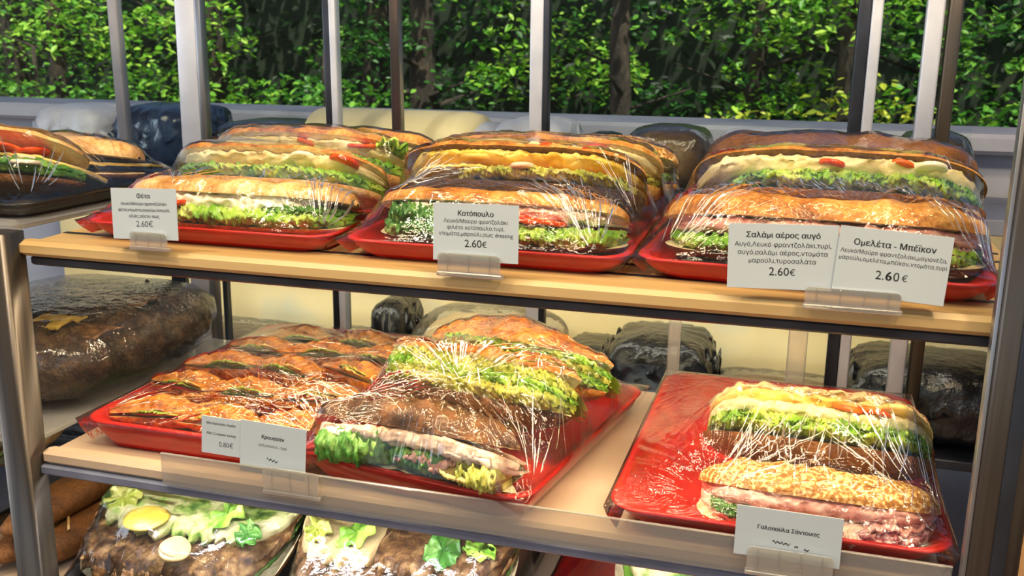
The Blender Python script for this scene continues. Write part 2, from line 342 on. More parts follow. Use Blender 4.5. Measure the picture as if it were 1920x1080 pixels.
def sandwich(name, M, label, cat='sandwich', group=None, L=.26, w=.075, hb=.022, ht=.026, alpha=28, bow=.01, top='crust_golden', bottom='crust_golden', crumb='crumb_white', fills=(), discs=(), seed=1, ridges=0, z1=.012, p=3.2):
    """hinged sandwich: bottom half, fanned fillings, top half"""
    o = empty(name, M, label, cat, group); al = R(alpha)
    bread_half('bottom_bread', L, w, hb, bow, [bottom, crumb], o, T(0, 0, hb)@Matrix.Scale(-1, 4, (0, 0, 1)), seed, ridges, p=p)
    if top: bread_half('top_bread', L, w, ht, bow, [top, crumb], o, T(0, w/2, hb+z1)@Matrix.Rotation(-al, 4, 'X')@T(0, -w/2, 0), seed+1, ridges, p=p)
    for i, f in enumerate(fills):
        f = dict(f); nm = f.pop('n'); mt = f.pop('m'); (bulk if 'phi2' in f else sheet)(nm, mt, o, L, w, bow=bow, alpha=al, z0=hb+.0015, z1=z1, seed=seed*7+i, **f)
    for i, (nm, mt, t, s, phi, r) in enumerate(discs):
        a = phi*al; d = s*w
        (leaf if 'leaf' in nm else disc)(nm, mt, o, t*L/2, w/2-d*math.cos(a)+bow*t*t, hb+z1*phi+d*math.sin(a)+.004, r, -a, 0, .005, .05, seed+i*1.3)
    return o
def LET(m='lettuce', phi=.02, over=.008, x0=-1., x1=1., t=.30): return dict(n='lettuce', m=m, phi=phi, phi2=phi+t, over=over, amp=.0022, wave=60, frill=.0016, x0=x0, x1=x1, nx=190)
def HAM(m='ham', phi=.35, over=.008, x0=-1., x1=1., amp=.003): return dict(n='ham', m=m, phi=phi, over=over, amp=amp, freq=3, droop=.005, ragged=.35, x0=x0, x1=x1, thick=.003)
def CHZ(m='cheese', phi=.45, over=.003, x0=-1., x1=1., thick=.003): return dict(n='cheese', m=m, phi=phi, over=over, amp=.0012, freq=2, droop=.004, ragged=.15, x0=x0, x1=x1, thick=thick)
def CRM(m='cream', phi=.55, over=.0, phi2=.97, x0=-1., x1=1.): return dict(n='spread', m=m, phi=phi, phi2=phi2, over=over, amp=.0022, wave=34, x0=x0, x1=x1)
def rrect(x0, x1, y0, y1, r, z, n=6):
    P = []
    for cx, cy, a0 in ((x1-r, y1-r, 0), (x0+r, y1-r, 90), (x0+r, y0+r, 180), (x1-r, y0+r, 270)):
        for i in range(n): a = R(a0+90*i/(n-1)); P.append((cx+r*math.cos(a), cy+r*math.sin(a), z))
    return P
def tray(M, wd, dp, label, h=.03, mat='tray_red', group='foam trays in the display case', flare=.016):
    """foam tray, origin at the middle of its base"""
    a, b = wd/2, dp/2; f = flare
    L_ = [(f, 0), (f*.4, h*.55), (.004, h*.88), (0, h), (.003, h+.0015), (.008, h), (.010, h*.86), (f*.5+.007, h*.5), (f+.007, .005)]
    m = MB().ring([rrect(-a+i, a-i, -b+i, b-i, .03, z) for i, z in L_])
    return tag(m.make('foam_tray', mat, None, True, M), label, 'tray', group)

# ---- cling film: a membrane stretched over whatever stands in the tray
rng = np.random.default_rng(5)
def vnoise(u, v, seed):
    r = np.random.default_rng(seed); g = r.random((256, 256)); ui, vi = np.floor(u).astype(int), np.floor(v).astype(int)
    fu, fv = u-ui, v-vi; fu = fu*fu*(3-2*fu); fv = fv*fv*(3-2*fv)
    G = lambda a, b: g[a % 256, b % 256]
    return (G(ui, vi)*(1-fu)+G(ui+1, vi)*fu)*(1-fv)+(G(ui, vi+1)*(1-fu)+G(ui+1, vi+1)*fu)*fv
def descend(o):
    for c in o.children: yield c; yield from descend(c)
def cling_film(M, wd, dp, h, contents, label, seed, gap=.003, its=260, fan=(), creases=(), hatch=(), mat='film', res=.0013, ridge=.0026):
    bpy.context.view_layer.update(); dg = bpy.context.evaluated_depsgraph_get(); Mi = M.inverted()
    V, F = [], []
    for o in contents:
        for c in [o]+list(descend(o)):
            if c.type != 'MESH': continue
            ev = c.evaluated_get(dg); me = ev.to_mesh(); X = Mi@c.matrix_world; b = len(V)
            V += [X@v.co for v in me.vertices]; F += [tuple(b+i for i in p_.vertices) for p_ in me.polygons]; ev.to_mesh_clear()
    bv = BVHTree.FromPolygons(V, F)
    a, b = wd/2+.0015, dp/2+.0015; nu, nv = int(2*a/.005)+1, int(2*b/.005)+1
    us, vs_ = np.linspace(-a, a, nu), np.linspace(-b, b, nv); H0 = np.full((nu, nv), h+.002)
    for i, x in enumerate(us):
        for j, y in enumerate(vs_):
            hit = bv.ray_cast(Vector((x, y, 1)), Vector((0, 0, -1)))
            if hit[0] is not None: H0[i, j] = max(h+.002, hit[0].z+gap)
    H0[0, :] = H0[-1, :] = h+.002; H0[:, 0] = H0[:, -1] = h+.002
    # the film sits over bumps, not in the notches
    Hd = H0.copy()
    Hm = Hd.copy()
    for _ in range(its):
        A = (Hm[:-2, 1:-1]+Hm[2:, 1:-1]+Hm[1:-1, :-2]+Hm[1:-1, 2:])/4
        Hm[1:-1, 1:-1] = np.maximum(Hd[1:-1, 1:-1], A)
    NU, NV = int(2*a/res)+1, int(2*b/res)+1; U, W = np.meshgrid(np.linspace(-a, a, NU), np.linspace(-b, b, NV), indexing='ij')
    fi = (U+a)/(2*a)*(nu-1); fj = (W+b)/(2*b)*(nv-1); i0 = np.clip(fi.astype(int), 0, nu-2); j0 = np.clip(fj.astype(int), 0, nv-2); fi -= i0; fj -= j0
    Z = (Hm[i0, j0]*(1-fi)+Hm[i0+1, j0]*fi)*(1-fj)+(Hm[i0, j0+1]*(1-fi)+Hm[i0+1, j0+1]*fi)*fj
    for _ in range(3): Z[1:-1, 1:-1] = (Z[1:-1, 1:-1]*4+Z[:-2, 1:-1]+Z[2:, 1:-1]+Z[1:-1, :-2]+Z[1:-1, 2:])/8
    # tension wrinkles: fans of fine ridges pulled from points on the rim
    edge = np.minimum(np.minimum(U+a, a-U), np.minimum(W+b, b-W)); E_ = np.clip(edge/.012, 0, 1)
    rid = np.zeros_like(Z)
    for q, (fx, fy, reach, cnt, amp) in enumerate(fan):
        px, py = fx*a, fy*b; ang = np.arctan2(W-py, U-px); rad = np.hypot(U-px, W-py)
        cnt *= .62; nz = vnoise(ang*cnt+50, rad*14+q*7, seed+q); nz2 = vnoise(ang*cnt*2.3+90, rad*22, seed+q+40)
        msk = np.exp(-((rad-reach*.5)/(reach*.42))**2)
        rid += amp*msk*(np.maximum(0, nz-.52)*2.2+np.maximum(0, nz2-.6)*1.2)
    fr = np.exp(-((W+b*.86)/(b*.22))**2); nz = vnoise(U*230+U*W*300+9, W*16+4, seed+80); nm_ = vnoise(U*22, W*9, seed+81)
    rid += .9*fr*np.maximum(0, nz-.5)*np.clip((nm_-.3)*2, 0, 1)
    gx, gy = np.gradient(Z, res); sl = np.clip((np.hypot(gx, gy)-.22)/.5, 0, 1)
    for _ in range(6): sl[1:-1, 1:-1] = (sl[:-2, 1:-1]+sl[2:, 1:-1]+sl[1:-1, :-2]+sl[1:-1, 2:])/4
    n5 = vnoise(U*210+W*60+7, W*22+40, seed+90); n6 = vnoise(U*120-W*90+7, W*26+40, seed+91); pm = np.clip((vnoise(U*26, W*20, seed+92)-.38)*3, 0, 1); pm2 = np.clip((vnoise(U*24+50, W*18, seed+93)-.45)*3, 0, 1)
    rid += .75*sl*(np.maximum(0, n5-.48)*pm+1.2*np.maximum(0, n6-.5)*pm2)
    Z = Z+ridge*rid*E_
    V = np.stack([U, W, Z], -1).reshape(-1, 3).tolist()
    F = [(i*NV+j, (i+1)*NV+j, (i+1)*NV+j+1, i*NV+j+1) for i in range(NU-1) for j in range(NV-1)]
    # skirt pulled down and under the tray
    ring = [i*NV for i in range(NU)]+[(NU-1)*NV+j for j in range(1, NV)]+[i*NV+NV-1 for i in range(NU-2, -1, -1)]+[j for j in range(NV-2, 0, -1)]
    prev = ring
    for fz, ins in ((.6, .004), (.15, .011)):
        bs = len(V); cur = []
        for k in ring:
            x, y, z = V[k]; s1 = 1-ins/a; s2 = 1-ins/b; cur.append(len(V)); V.append([x*s1, y*s2, h*fz+.002])
        for k in range(len(ring)): F.append((prev[k], cur[k], cur[(k+1) % len(ring)], prev[(k+1) % len(ring)]))
        prev = cur
    # pleats: narrow doubled folds of film lying on the surface
    nf = len(F); rd = random.Random(seed)
    def zat(x, y):
        fi = min(max((x+a)/(2*a)*(NU-1), 0), NU-1.001); fj = min(max((y+b)/(2*b)*(NV-1), 0), NV-1.001); i, j = int(fi), int(fj); fi -= i; fj -= j
        return (Z[i, j]*(1-fi)+Z[i+1, j]*fi)*(1-fj)+(Z[i, j+1]*(1-fi)+Z[i+1, j+1]*fi)*fj
    def pleat(x, y, ang, ln, r):
        n = max(5, int(ln/.0022)); cv = rd.uniform(-.25, .25); rows = []
        for i in range(n+1):
            f = i/n; an = ang+cv*(f-.5); 
            if abs(x) > a*.985 or abs(y) > b*.985: break
            k = r*(math.sin(math.pi*(.06+.90*f))**.6); z = zat(x, y); sx, sy = -math.sin(an), math.cos(an)
            rows.append([(x+sx*k*q, y+sy*k*q, zat(x+sx*k*q, y+sy*k*q)+k*h_) for q, h_ in ((-1.3, .05), (-.7, .75), (0, 1.05), (.7, .75), (1.3, .05))])
            x += math.cos(an)*ln/n; y += math.sin(an)*ln/n
        if len(rows) > 3:
            bs = len(V)
            for rw in rows: V.extend(rw)
            for i in range(len(rows)-1):
                for j in range(4): F.append((bs+i*5+j, bs+i*5+j+1, bs+i*5+j+6, bs+i*5+j+5))
    for fx, fy, r0, r1, a0, a1, n in creases:
        for _ in range(n):
            an = R(rd.uniform(a0, a1)); s0 = rd.uniform(r0, r0+(r1-r0)*.45); ln = rd.uniform(.3, 1)*(r1-s0)
            pleat(fx*a+s0*math.cos(an), fy*b+s0*math.sin(an), an, ln, rd.uniform(.00028, .00062))
    for u0, u1, v0, v1, a0, a1, l0, l1, n in hatch:
        for _ in range(n): pleat(rd.uniform(u0, u1)*a, rd.uniform(v0, v1)*b, R(rd.uniform(a0, a1)), rd.uniform(l0, l1), rd.uniform(.00025, .00055))
    return tag(mesh('cling_film', V, F, [mat, 'film_pleat'], None, True, [0]*nf+[1]*(len(F)-nf), M=M), label, 'cling film', 'cling films over the trays')

# ------------------------------------------------------------------ upper shelf: three trays
def put(TM, x, y, z, tau, yaw=0, roll=0): return TM@T(x, y, z, 0, 0, R(yaw))@T(0, 0, 0, -R(tau), R(roll), 0)
GU = 'baguette sandwiches on the upper shelf'
def upper_left():
    TM = UP@T(-.274, .225, .0008); wd, dp = .288, .39
    tray(TM, wd, dp, 'red foam tray at the left of the upper shelf', h=.018)
    s1 = sandwich('baguette_sandwich', put(TM, .012, -.132, .007, 3, 1), 'pale baguette with white feta and curly lettuce, front of the upper left tray', group=GU, L=.262, w=.082, hb=.010, ht=.020, alpha=15, bow=.007, p=4.6, top='crust_pale', bottom='crust_golden', seed=2,
        fills=(LET('lettuce', .0, .012, x0=-.5, x1=.97, t=.5), CRM('cheese_white', .4, .002, .98, x0=-.95, x1=.75), CHZ('cheese_white', .5, .004, x0=-.9, x1=.6), LET('lettuce_dark', .35, .006, x0=.3, x1=.95)),
        discs=(('tomato_slice', 'tomato', -.45, .93, .5, .018),))
    s2 = sandwich('baguette_sandwich', put(TM, .004, -.054, .022, 25, -1), 'golden baguette spread with pale cream, second in the upper left tray', group=GU, L=.264, w=.085, hb=.018, ht=.014, alpha=16, bow=.007, p=4.6, top='crust_golden', bottom='crust_pale', seed=12,
        fills=(LET('lettuce', .1, .006), CHZ('cheese', .35, .002), CRM('cream', .6, .000)),
        discs=(('tomato_slice', 'tomato', .72, .85, .72, .017), ('egg_slice', 'cheese_white', .35, .85, .75, .016)))
    s3 = sandwich('baguette_sandwich', put(TM, .002, .030, .026, 22, -1), 'golden baguette with tomato and cheese, third in the upper left tray', group=GU, L=.266, w=.085, hb=.018, ht=.018, alpha=20, bow=.007, p=4.6, top='crust_golden', bottom='crust_golden', seed=22,
        fills=(LET('lettuce', .1, .006), CHZ('cheese', .4, .003), CRM('cream', .6, .000)),
        discs=(('tomato_slice', 'tomato', .60, .85, .75, .018), ('carrot_slice', 'carrot', .08, .85, .75, .014), ('lettuce_leaf', 'lettuce', .86, .8, .75, .018)))
    s4 = sandwich('baguette_sandwich', put(TM, .006, .118, .019, 8, 0), 'golden baguette with yellow cheese at the back of the upper left tray', group=GU, L=.268, w=.088, hb=.018, ht=.022, alpha=20, bow=.007, p=4.6, top='crust_golden', bottom='crust_golden', seed=32,
        fills=(LET('lettuce', .1, .004), CHZ('cheese', .4, .003), CRM('cream', .65, -.002)),
        discs=(('lettuce_leaf', 'lettuce', .5, .85, .8, .018), ('tomato_slice', 'tomato', .1, .85, .8, .016)))
    cling_film(TM, wd, dp, .018, [s1, s2, s3, s4], 'clear film stretched over the upper left tray of baguettes', 11, creases=((.92, -.98, .015, .09, 85, 150, 16), (-.95, -.25, .03, .17, -8, 22, 12), (-.2, -.98, .02, .07, 50, 130, 8)), hatch=((.1, .9, -.68, -.55, -100, -50, .008, .022, 16),), fan=((1, -1, .13, 26, 1.2), (-.5, -1, .12, 22, .9), (.4, -1, .10, 20, .8), (-1, .2, .14, 18, .8)))
upper_left()
def upper_middle():
    TM = UP@T(.0215, .225, .0008); wd, dp = .282, .39
    tray(TM, wd, dp, 'red foam tray in the middle of the upper shelf', h=.018)
    s1 = sandwich('baguette_sandwich', put(TM, .004, -.134, .007, 3, 0), 'golden baguette with chicken, cheese and lettuce, front of the upper middle tray', group=GU, L=.252, w=.080, hb=.010, ht=.019, alpha=20, bow=.007, p=4.6, top='crust_golden', bottom='crust_dark', seed=42,
        fills=(LET('lettuce', .0, .014, x0=.0, x1=1., t=.45), LET('lettuce_dark', .0, .010, x0=-1., x1=-.05, t=.4), HAM('ham', .55, .007, x0=-.2, x1=.6), CHZ('cheese_white', .3, .012, x0=0, x1=.75), HAM('turkey', .75, .006, x0=.05, x1=.5), LET('lettuce_dark', .2, .006, x0=-.95, x1=-.1, t=.7), CRM('turkey', .6, .001, .98)),
        discs=(('tomato_slice', 'tomato', .28, .9, .6, .016), ('tomato_slice', 'tomato', .46, .92, .5, .016)))
    s2 = sandwich('baguette_sandwich', put(TM, .000, -.064, .026, 24, 1), 'wholegrain baguette arching over the front one in the upper middle tray', group=GU, L=.264, w=.088, hb=.026, ht=.013, alpha=17, bow=.007, p=4.6, top='crust_golden', bottom='crust_dark', crumb='crumb_brown', seed=52,
        fills=(LET('lettuce_yellow', .08, .007, x0=-.5, x1=.95), CHZ('omelette', .4, .004), CRM('omelette', .65, .000)),
        discs=(('turkey_slice', 'turkey', .1, .98, .3, .013), ('cheese_slice', 'cheese', -.3, .85, .7, .016)))
    s3 = sandwich('baguette_sandwich', put(TM, .004, .026, .026, 21, 1), 'golden baguette with yellow omelette, third in the upper middle tray', group=GU, L=.266, w=.085, hb=.022, ht=.018, alpha=20, bow=.007, p=4.6, top='crust_golden', bottom='crust_golden', seed=62,
        fills=(LET('lettuce_yellow', .08, .006), CHZ('omelette', .4, .004), CRM('cream', .65, .000)),
        discs=(('tomato_slice', 'tomato', .1, .85, .75, .016), ('tomato_slice', 'tomato', .45, .85, .75, .016), ('egg_slice', 'cheese_white', -.25, .85, .75, .016)))
    s4 = sandwich('baguette_sandwich', put(TM, .008, .118, .019, 8, 1), 'brown crusted baguette at the back of the upper middle tray', group=GU, L=.270, w=.088, hb=.020, ht=.026, alpha=16, bow=.007, p=4.6, top='crust_sesame', bottom='crust_golden', seed=72,
        fills=(LET('lettuce', .1, .005), CHZ('cheese', .4, .003), CRM('cream', .65, -.002)),
        discs=(('tomato_slice', 'tomato', .3, .85, .8, .014), ('lettuce_leaf', 'lettuce', .55, .85, .8, .016)))
    cling_film(TM, wd, dp, .018, [s1, s2, s3, s4], 'clear film with a fan of creases over the upper middle tray', 21, creases=((.80, -1, .012, .105, 84, 152, 34), (-.9, -.75, .01, .09, 10, 60, 18), (.98, -.5, .01, .07, 100, 170, 10)), hatch=((-.7, -.3, -.66, -.5, -30, 5, .012, .03, 12), (0, .8, -.3, -.15, -70, -20, .008, .02, 12)), fan=((.86, -1, .15, 30, 1.5), (1, -.7, .12, 26, 1.0), (-.8, -.95, .13, 24, 1.0), (-.95, 0, .16, 18, .8), (1, .6, .12, 24, 1.2)))
upper_middle()
def upper_right():
    TM = UP@T(.325, .225, .0008)@T(0, 0, 0, 0, 0, R(-3)); wd, dp = .300, .39
    tray(TM, wd, dp, 'red foam tray at the right of the upper shelf, behind two price cards', h=.018)
    s1 = sandwich('baguette_sandwich', put(TM, .006, -.122, .008, 4, 1), 'golden baguette with ham and egg, front of the upper right tray', group=GU, L=.280, w=.100, hb=.012, ht=.026, alpha=14, bow=.007, p=4.6, top='crust_golden', bottom='crust_dark', seed=82,
        fills=(LET('lettuce', .0, .014, t=.4), CRM('ham', .45, .006, .9), HAM('ham', .4, .010, x0=.3, x1=.95), HAM('salami', .6, .008, x0=.35, x1=.95), CHZ('cheese', .75, .004)),
        discs=())
    s2 = sandwich('baguette_sandwich', put(TM, .012, -.032, .030, 27, 1), 'brown baguette with curly lettuce and cream, second in the upper right tray', group=GU, L=.280, w=.100, hb=.020, ht=.012, alpha=16, bow=.007, p=4.6, top='crust_golden', bottom='crust_brown', crumb='crumb_brown', seed=92,
        fills=(LET('lettuce', .08, .010, x0=-.75), LET('lettuce', .2, .006, x0=-.7), CRM('cream', .5, .004), CRM('cream', .75, -.004)),
        discs=(('tomato_slice', 'tomato', -.02, .92, .66, .013), ('tomato_slice', 'carrot', .42, .90, .72, .013), ('egg_slice', 'cheese_white', .6, .90, .66, .016)))
    s3 = sandwich('baguette_sandwich', put(TM, .010, .086, .027, 8, 0), 'browned baguette lying at the back of the upper right tray', group=GU, L=.285, w=.110, hb=.022, ht=.034, alpha=10, bow=.007, p=4.6, top='crust_brown', bottom='crust_golden', seed=102,
        fills=(LET('lettuce', .1, .002), CHZ('cheese', .5, .001), CRM('cream', .75, -.004)))
    cling_film(TM, wd, dp, .018, [s1, s2, s3], 'clear film stretched over the upper right tray of baguettes', 31, creases=((-.85, -.98, .015, .10, 25, 85, 18), (.98, -.9, .01, .10, 95, 150, 14)), hatch=((-.75, .98, -.62, -.48, -75, -35, .012, .03, 46), (-.3, .9, -.2, -.05, -60, -20, .008, .02, 14)), fan=((-.8, -1, .16, 30, 1.2), (.2, -1, .16, 36, 1.2), (1, -.8, .14, 24, 1.0), (-1, .3, .15, 20, .9)))
upper_right()
def side_pack():
    TM = Matrix.Translation((-.66, .215, 1.2125)); wd, dp = .32, .34
    t = tray(TM, wd, dp, 'black foam tray under the tomato sandwich, left of the upper shelf', h=.016, mat='tray_black')
    s1 = sandwich('baguette_sandwich', put(TM, .0, -.07, .012, 14, 3), 'baguette with red tomato slices on the shelf left of the post', group=GU, L=.28, w=.11, hb=.018, ht=.014, alpha=22, bow=.006, top='crust_pale', bottom='crust_brown', seed=112,
        fills=(LET('lettuce_dark', .1, .005), HAM('turkey', .35, .006), CHZ('cheese', .5, .002)),
        discs=(('tomato_slice', 'tomato', .05, .85, .5, .026), ('tomato_slice', 'tomato', .46, .85, .55, .024), ('tomato_slice', 'tomato', .62, .7, .6, .022), ('egg_slice', 'cheese_white', .75, .95, .2, .016), ('tomato_slice', 'tomato', -.4, .85, .5, .026)))
    s2 = sandwich('baguette_sandwich', put(TM, .0, .05, .010, 4, 0), 'pale baguette lying behind the tomato baguette at far left', group=GU, L=.28, w=.11, hb=.016, ht=.028, alpha=8, bow=.006, top='crust_pale', bottom='crust_brown', seed=122, fills=(CHZ('cheese', .5, .001),))
    cling_film(TM, wd, dp, .016, [s1, s2], 'clear film over the tomato sandwich tray at far left', 41, creases=((.95, -.9, .01, .10, 95, 160, 10),), fan=((1, -1, .16, 24, 1.2), (1, 0, .14, 22, 1.0)))
side_pack()

# ------------------------------------------------------------------ lower shelf
GL = 'sandwiches on the lower shelf'
def lower_right():
    TM = LOW@T(.305, .192, .0008); wd, dp = .292, .41
    tray(TM, wd, dp, 'red foam tray at the right of the lower shelf, a third of it empty', h=.030, flare=.03)
    s1 = sandwich('baguette_sandwich', put(TM, .034, -.150, .008, 3, -2), 'sesame baguette stuffed with ham, front of the lower right tray', group=GL, L=.210, w=.086, hb=.008, ht=.025, alpha=18, bow=.006, top='crust_sesame', bottom='crust_golden', seed=132,
        fills=(CRM('turkey', .0, .006, .5), CRM('salami', .05, .009, .45, x0=.2, x1=.97), HAM('ham', .1, .012, x0=-.9, x1=.0), HAM('salami', .3, .012, x0=.1, x1=.95), HAM('turkey', .35, .014, x0=.0, x1=.5), HAM('ham', .55, .012, x0=.3, x1=.98), LET('lettuce_dark', .2, .008, x0=-.9, x1=-.5), CRM('ham', .5, .004, .97)))
    s2 = sandwich('baguette_sandwich', put(TM, .032, -.078, .036, 26, -3), 'open brown baguette with lettuce, carrot and cheese in the lower right tray', group=GL, L=.218, w=.118, hb=.024, alpha=14, bow=.010, top=None, bottom='crust_brown', crumb='crumb_brown', seed=142,
        fills=(LET('lettuce', .08, .010), LET('lettuce', .25, .006), CRM('cream', .5, .002, .9), CRM('cheese', .9, -.008, 1.25), CRM('cream', 1.2, -.02, 1.5)),
        discs=(('carrot_slice', 'carrot', .25, .88, .85, .015), ('carrot_slice', 'carrot', .45, .90, .8, .015), ('cheese_slice', 'cheese', .62, .8, 1., .018), ('egg_slice', 'cheese_white', -.4, .6, 1., .024), ('tomato_slice', 'tomato', -.05, .3, 1.05, .02), ('cheese_slice', 'cheese', .1, .5, 1.02, .024), ('egg_slice', 'omelette', -.65, .55, 1., .02)))
    cling_film(TM, wd, dp, .030, [s1, s2], 'clear film with bright creases over the lower right tray', 51, creases=((.98, -.97, .02, .15, 92, 150, 20), (-.45, -.92, .02, .12, 15, 70, 16), (.1, -.97, .02, .08, 60, 120, 8)), hatch=((-.25, .9, -.62, -.52, -112, -80, .015, .045, 34), (-.2, .9, -.8, -.7, -100, -60, .008, .02, 18)), fan=((-.35, -.95, .16, 30, 1.5), (.3, -1, .15, 30, 1.0), (1, -.9, .18, 30, 1.5), (-.6, .9, .2, 18, .8), (1, .2, .15, 26, 1.0)))
lower_right()

def croissant(name, M, label, L, r, seed, mat='croissant_crust', extras=(), group='small filled croissants piled in the lower left tray'):
    o = empty(name, M, label, 'croissant', group)
    def half(nm, up_, mt):
        n, k = 40, 11; rows = []
        for i in range(n+1):
            t = math.sin((i/n*2-1)*math.pi/2)*.995; ph = abs(t)*3.6; fr_ = ph-math.floor(ph)
            rg = r*((1-abs(t)**1.6)**.7)*(.86+.22*(1-fr_)**.6); th = t*1.15; Rr = L/2/math.sin(1.15)
            cx, cy = Rr*math.sin(th), Rr*math.cos(th)-Rr*.75
            row = []
            for j in range(k):
                a = j/(k-1)*math.pi; q = -math.cos(a)*rg; z = math.sin(a)*rg*(.95 if up_ else -.6)
                dd = 1+.05*fbm(t*9+seed, a*2, seed)
                row.append((cx+math.sin(th)*q*dd, cy+math.cos(th)*q*dd, r*.6+z*dd+(.003 if up_ else 0)+(max(0, -q)*.14 if up_ else 0)))
            rows.append(row)
        m = MB().grid(rows); nf = len(m.f)
        m.grid([[rw[0], tuple((rw[0][c]+rw[-1][c])/2 for c in range(3)), rw[-1]][::-1] for rw in rows])
        return mesh(nm, m.v, m.f, [mt, 'crumb_white'], o, True, [0]*nf+[1]*(len(m.f)-nf))
    half('top_half', True, mat); half('bottom_half', False, mat)
    for i, (nm, mt, x0, x1, over) in enumerate(extras):
        rows = []
        for a in range(25):
            t = x0+(x1-x0)*a/24; th = t*1.15; Rr = L/2/math.sin(1.15); e = (1-abs(a/12-1)**4)**.5
            rr_ = []
            for s in range(7):
                q = -(r*.2+(r*.75+over*(1+.5*fbm(t*9+seed, i, s*.3)))*s/6*e)
                rr_.append((Rr*math.sin(th)+math.sin(th)*q, Rr*math.cos(th)-Rr*.75+math.cos(th)*q, r*.6+.003+.0035*i+(-q)*.12+.25*over*s/6*fbm(t*14+seed*3, s*.4, i)))
            rows.append(rr_)
        solid(MB().grid(rows).make(nm, mt, o, True), .0014)
    return o
def copy_tree(o, M, label):
    c = o.copy(); C.objects.link(c); c.matrix_world = M; c['label'] = label
    for ch in o.children:
        d = ch.copy(); C.objects.link(d); d.parent = c
    return c
def lower_left():
    TM = LOW@T(-.283, .225, .0008); wd, dp = .290, .42
    tray(TM, wd, dp, 'red foam tray of small croissants at the left of the lower shelf', h=.032)
    ex = [(('lettuce', 'lettuce', -.6, .7, .014), ('ham', 'ham', -.3, .3, .006)), (('lettuce', 'lettuce', -.8, .3, .014), ('cheese', 'cheese', -.1, .6, .010)), (('cheese', 'cheese', -.5, .5, .014), ('lettuce', 'lettuce_yellow', -.7, .6, .012))]
    spots = [  # x, y, z, yaw, tilt, kind, label
        (-.085, -.155, 0.006, 10, 18, 0, 'glossy croissant at the front left corner of the croissant tray'),
        (.000, -.160, 0.006, -8, 16, 2, 'croissant behind the small double price card'),
        (.085, -.150, 0.006, -14, 20, 1, 'croissant at the front right of the croissant tray'),
        (-.090, -.090, 0.015, -12, 26, 1, 'brown croissant at the left rim of the croissant tray, second row'),
        (-.010, -.095, 0.018, 8, 30, 0, 'croissant with creased film on top, second row of the croissant tray'),
        (.080, -.085, 0.018, 16, 26, 2, 'yellow croissant with cheese, second row of the croissant tray'),
        (-.080, -.020, 0.021, 14, 28, 0, 'croissant with curly parsley green, left of the third row'),
        (.005, -.025, 0.024, -10, 30, 1, 'croissant with dark lettuce, middle of the third row'),
        (.088, -.015, 0.025, -24, 34, 2, 'bright yellow arched croissant, right of the third row'),
        (-.070, .050, 0.021, -8, 28, 1, 'croissant leaning at the left of the fourth row'),
        (.015, .050, 0.025, 12, 30, 0, 'croissant with pale ham, middle of the fourth row'),
        (.090, .060, 0.021, -14, 26, 1, 'croissant with cheese cube, right of the fourth row'),
        (-.050, .115, 0.020, 8, 26, 0, 'brown croissant at the back left of the croissant tray'),
        (.040, .120, 0.020, -6, 26, 1, 'croissant with green lettuce at the back of the croissant tray')]
    protos = {}; out = []
    for x, y, z, yaw, tl, k, lb in spots:
        M = put(TM, x, y, z, tl, yaw)
        if k not in protos: protos[k] = croissant('small_croissant', M, lb, .098, .024, 3+k*2.3, extras=ex[k]); out.append(protos[k])
        else: out.append(copy_tree(protos[k], M, lb))
    cling_film(TM, wd, dp, .032, out, 'clear film wrinkled over the tray of small croissants', 61, creases=((1, -.85, .02, .12, 110, 180, 20), (-1, -.9, .02, .10, 20, 80, 10)), hatch=((-.1, .95, -.75, -.25, -25, 25, .015, .05, 70), (-.8, .9, -.1, .6, -20, 30, .012, .035, 24)), fan=((.2, -.6, .13, 34, 1.7), (1, -.9, .16, 30, 1.6), (-1, -.8, .16, 24, 1.0), (.4, .2, .14, 22, .9)))
lower_left()

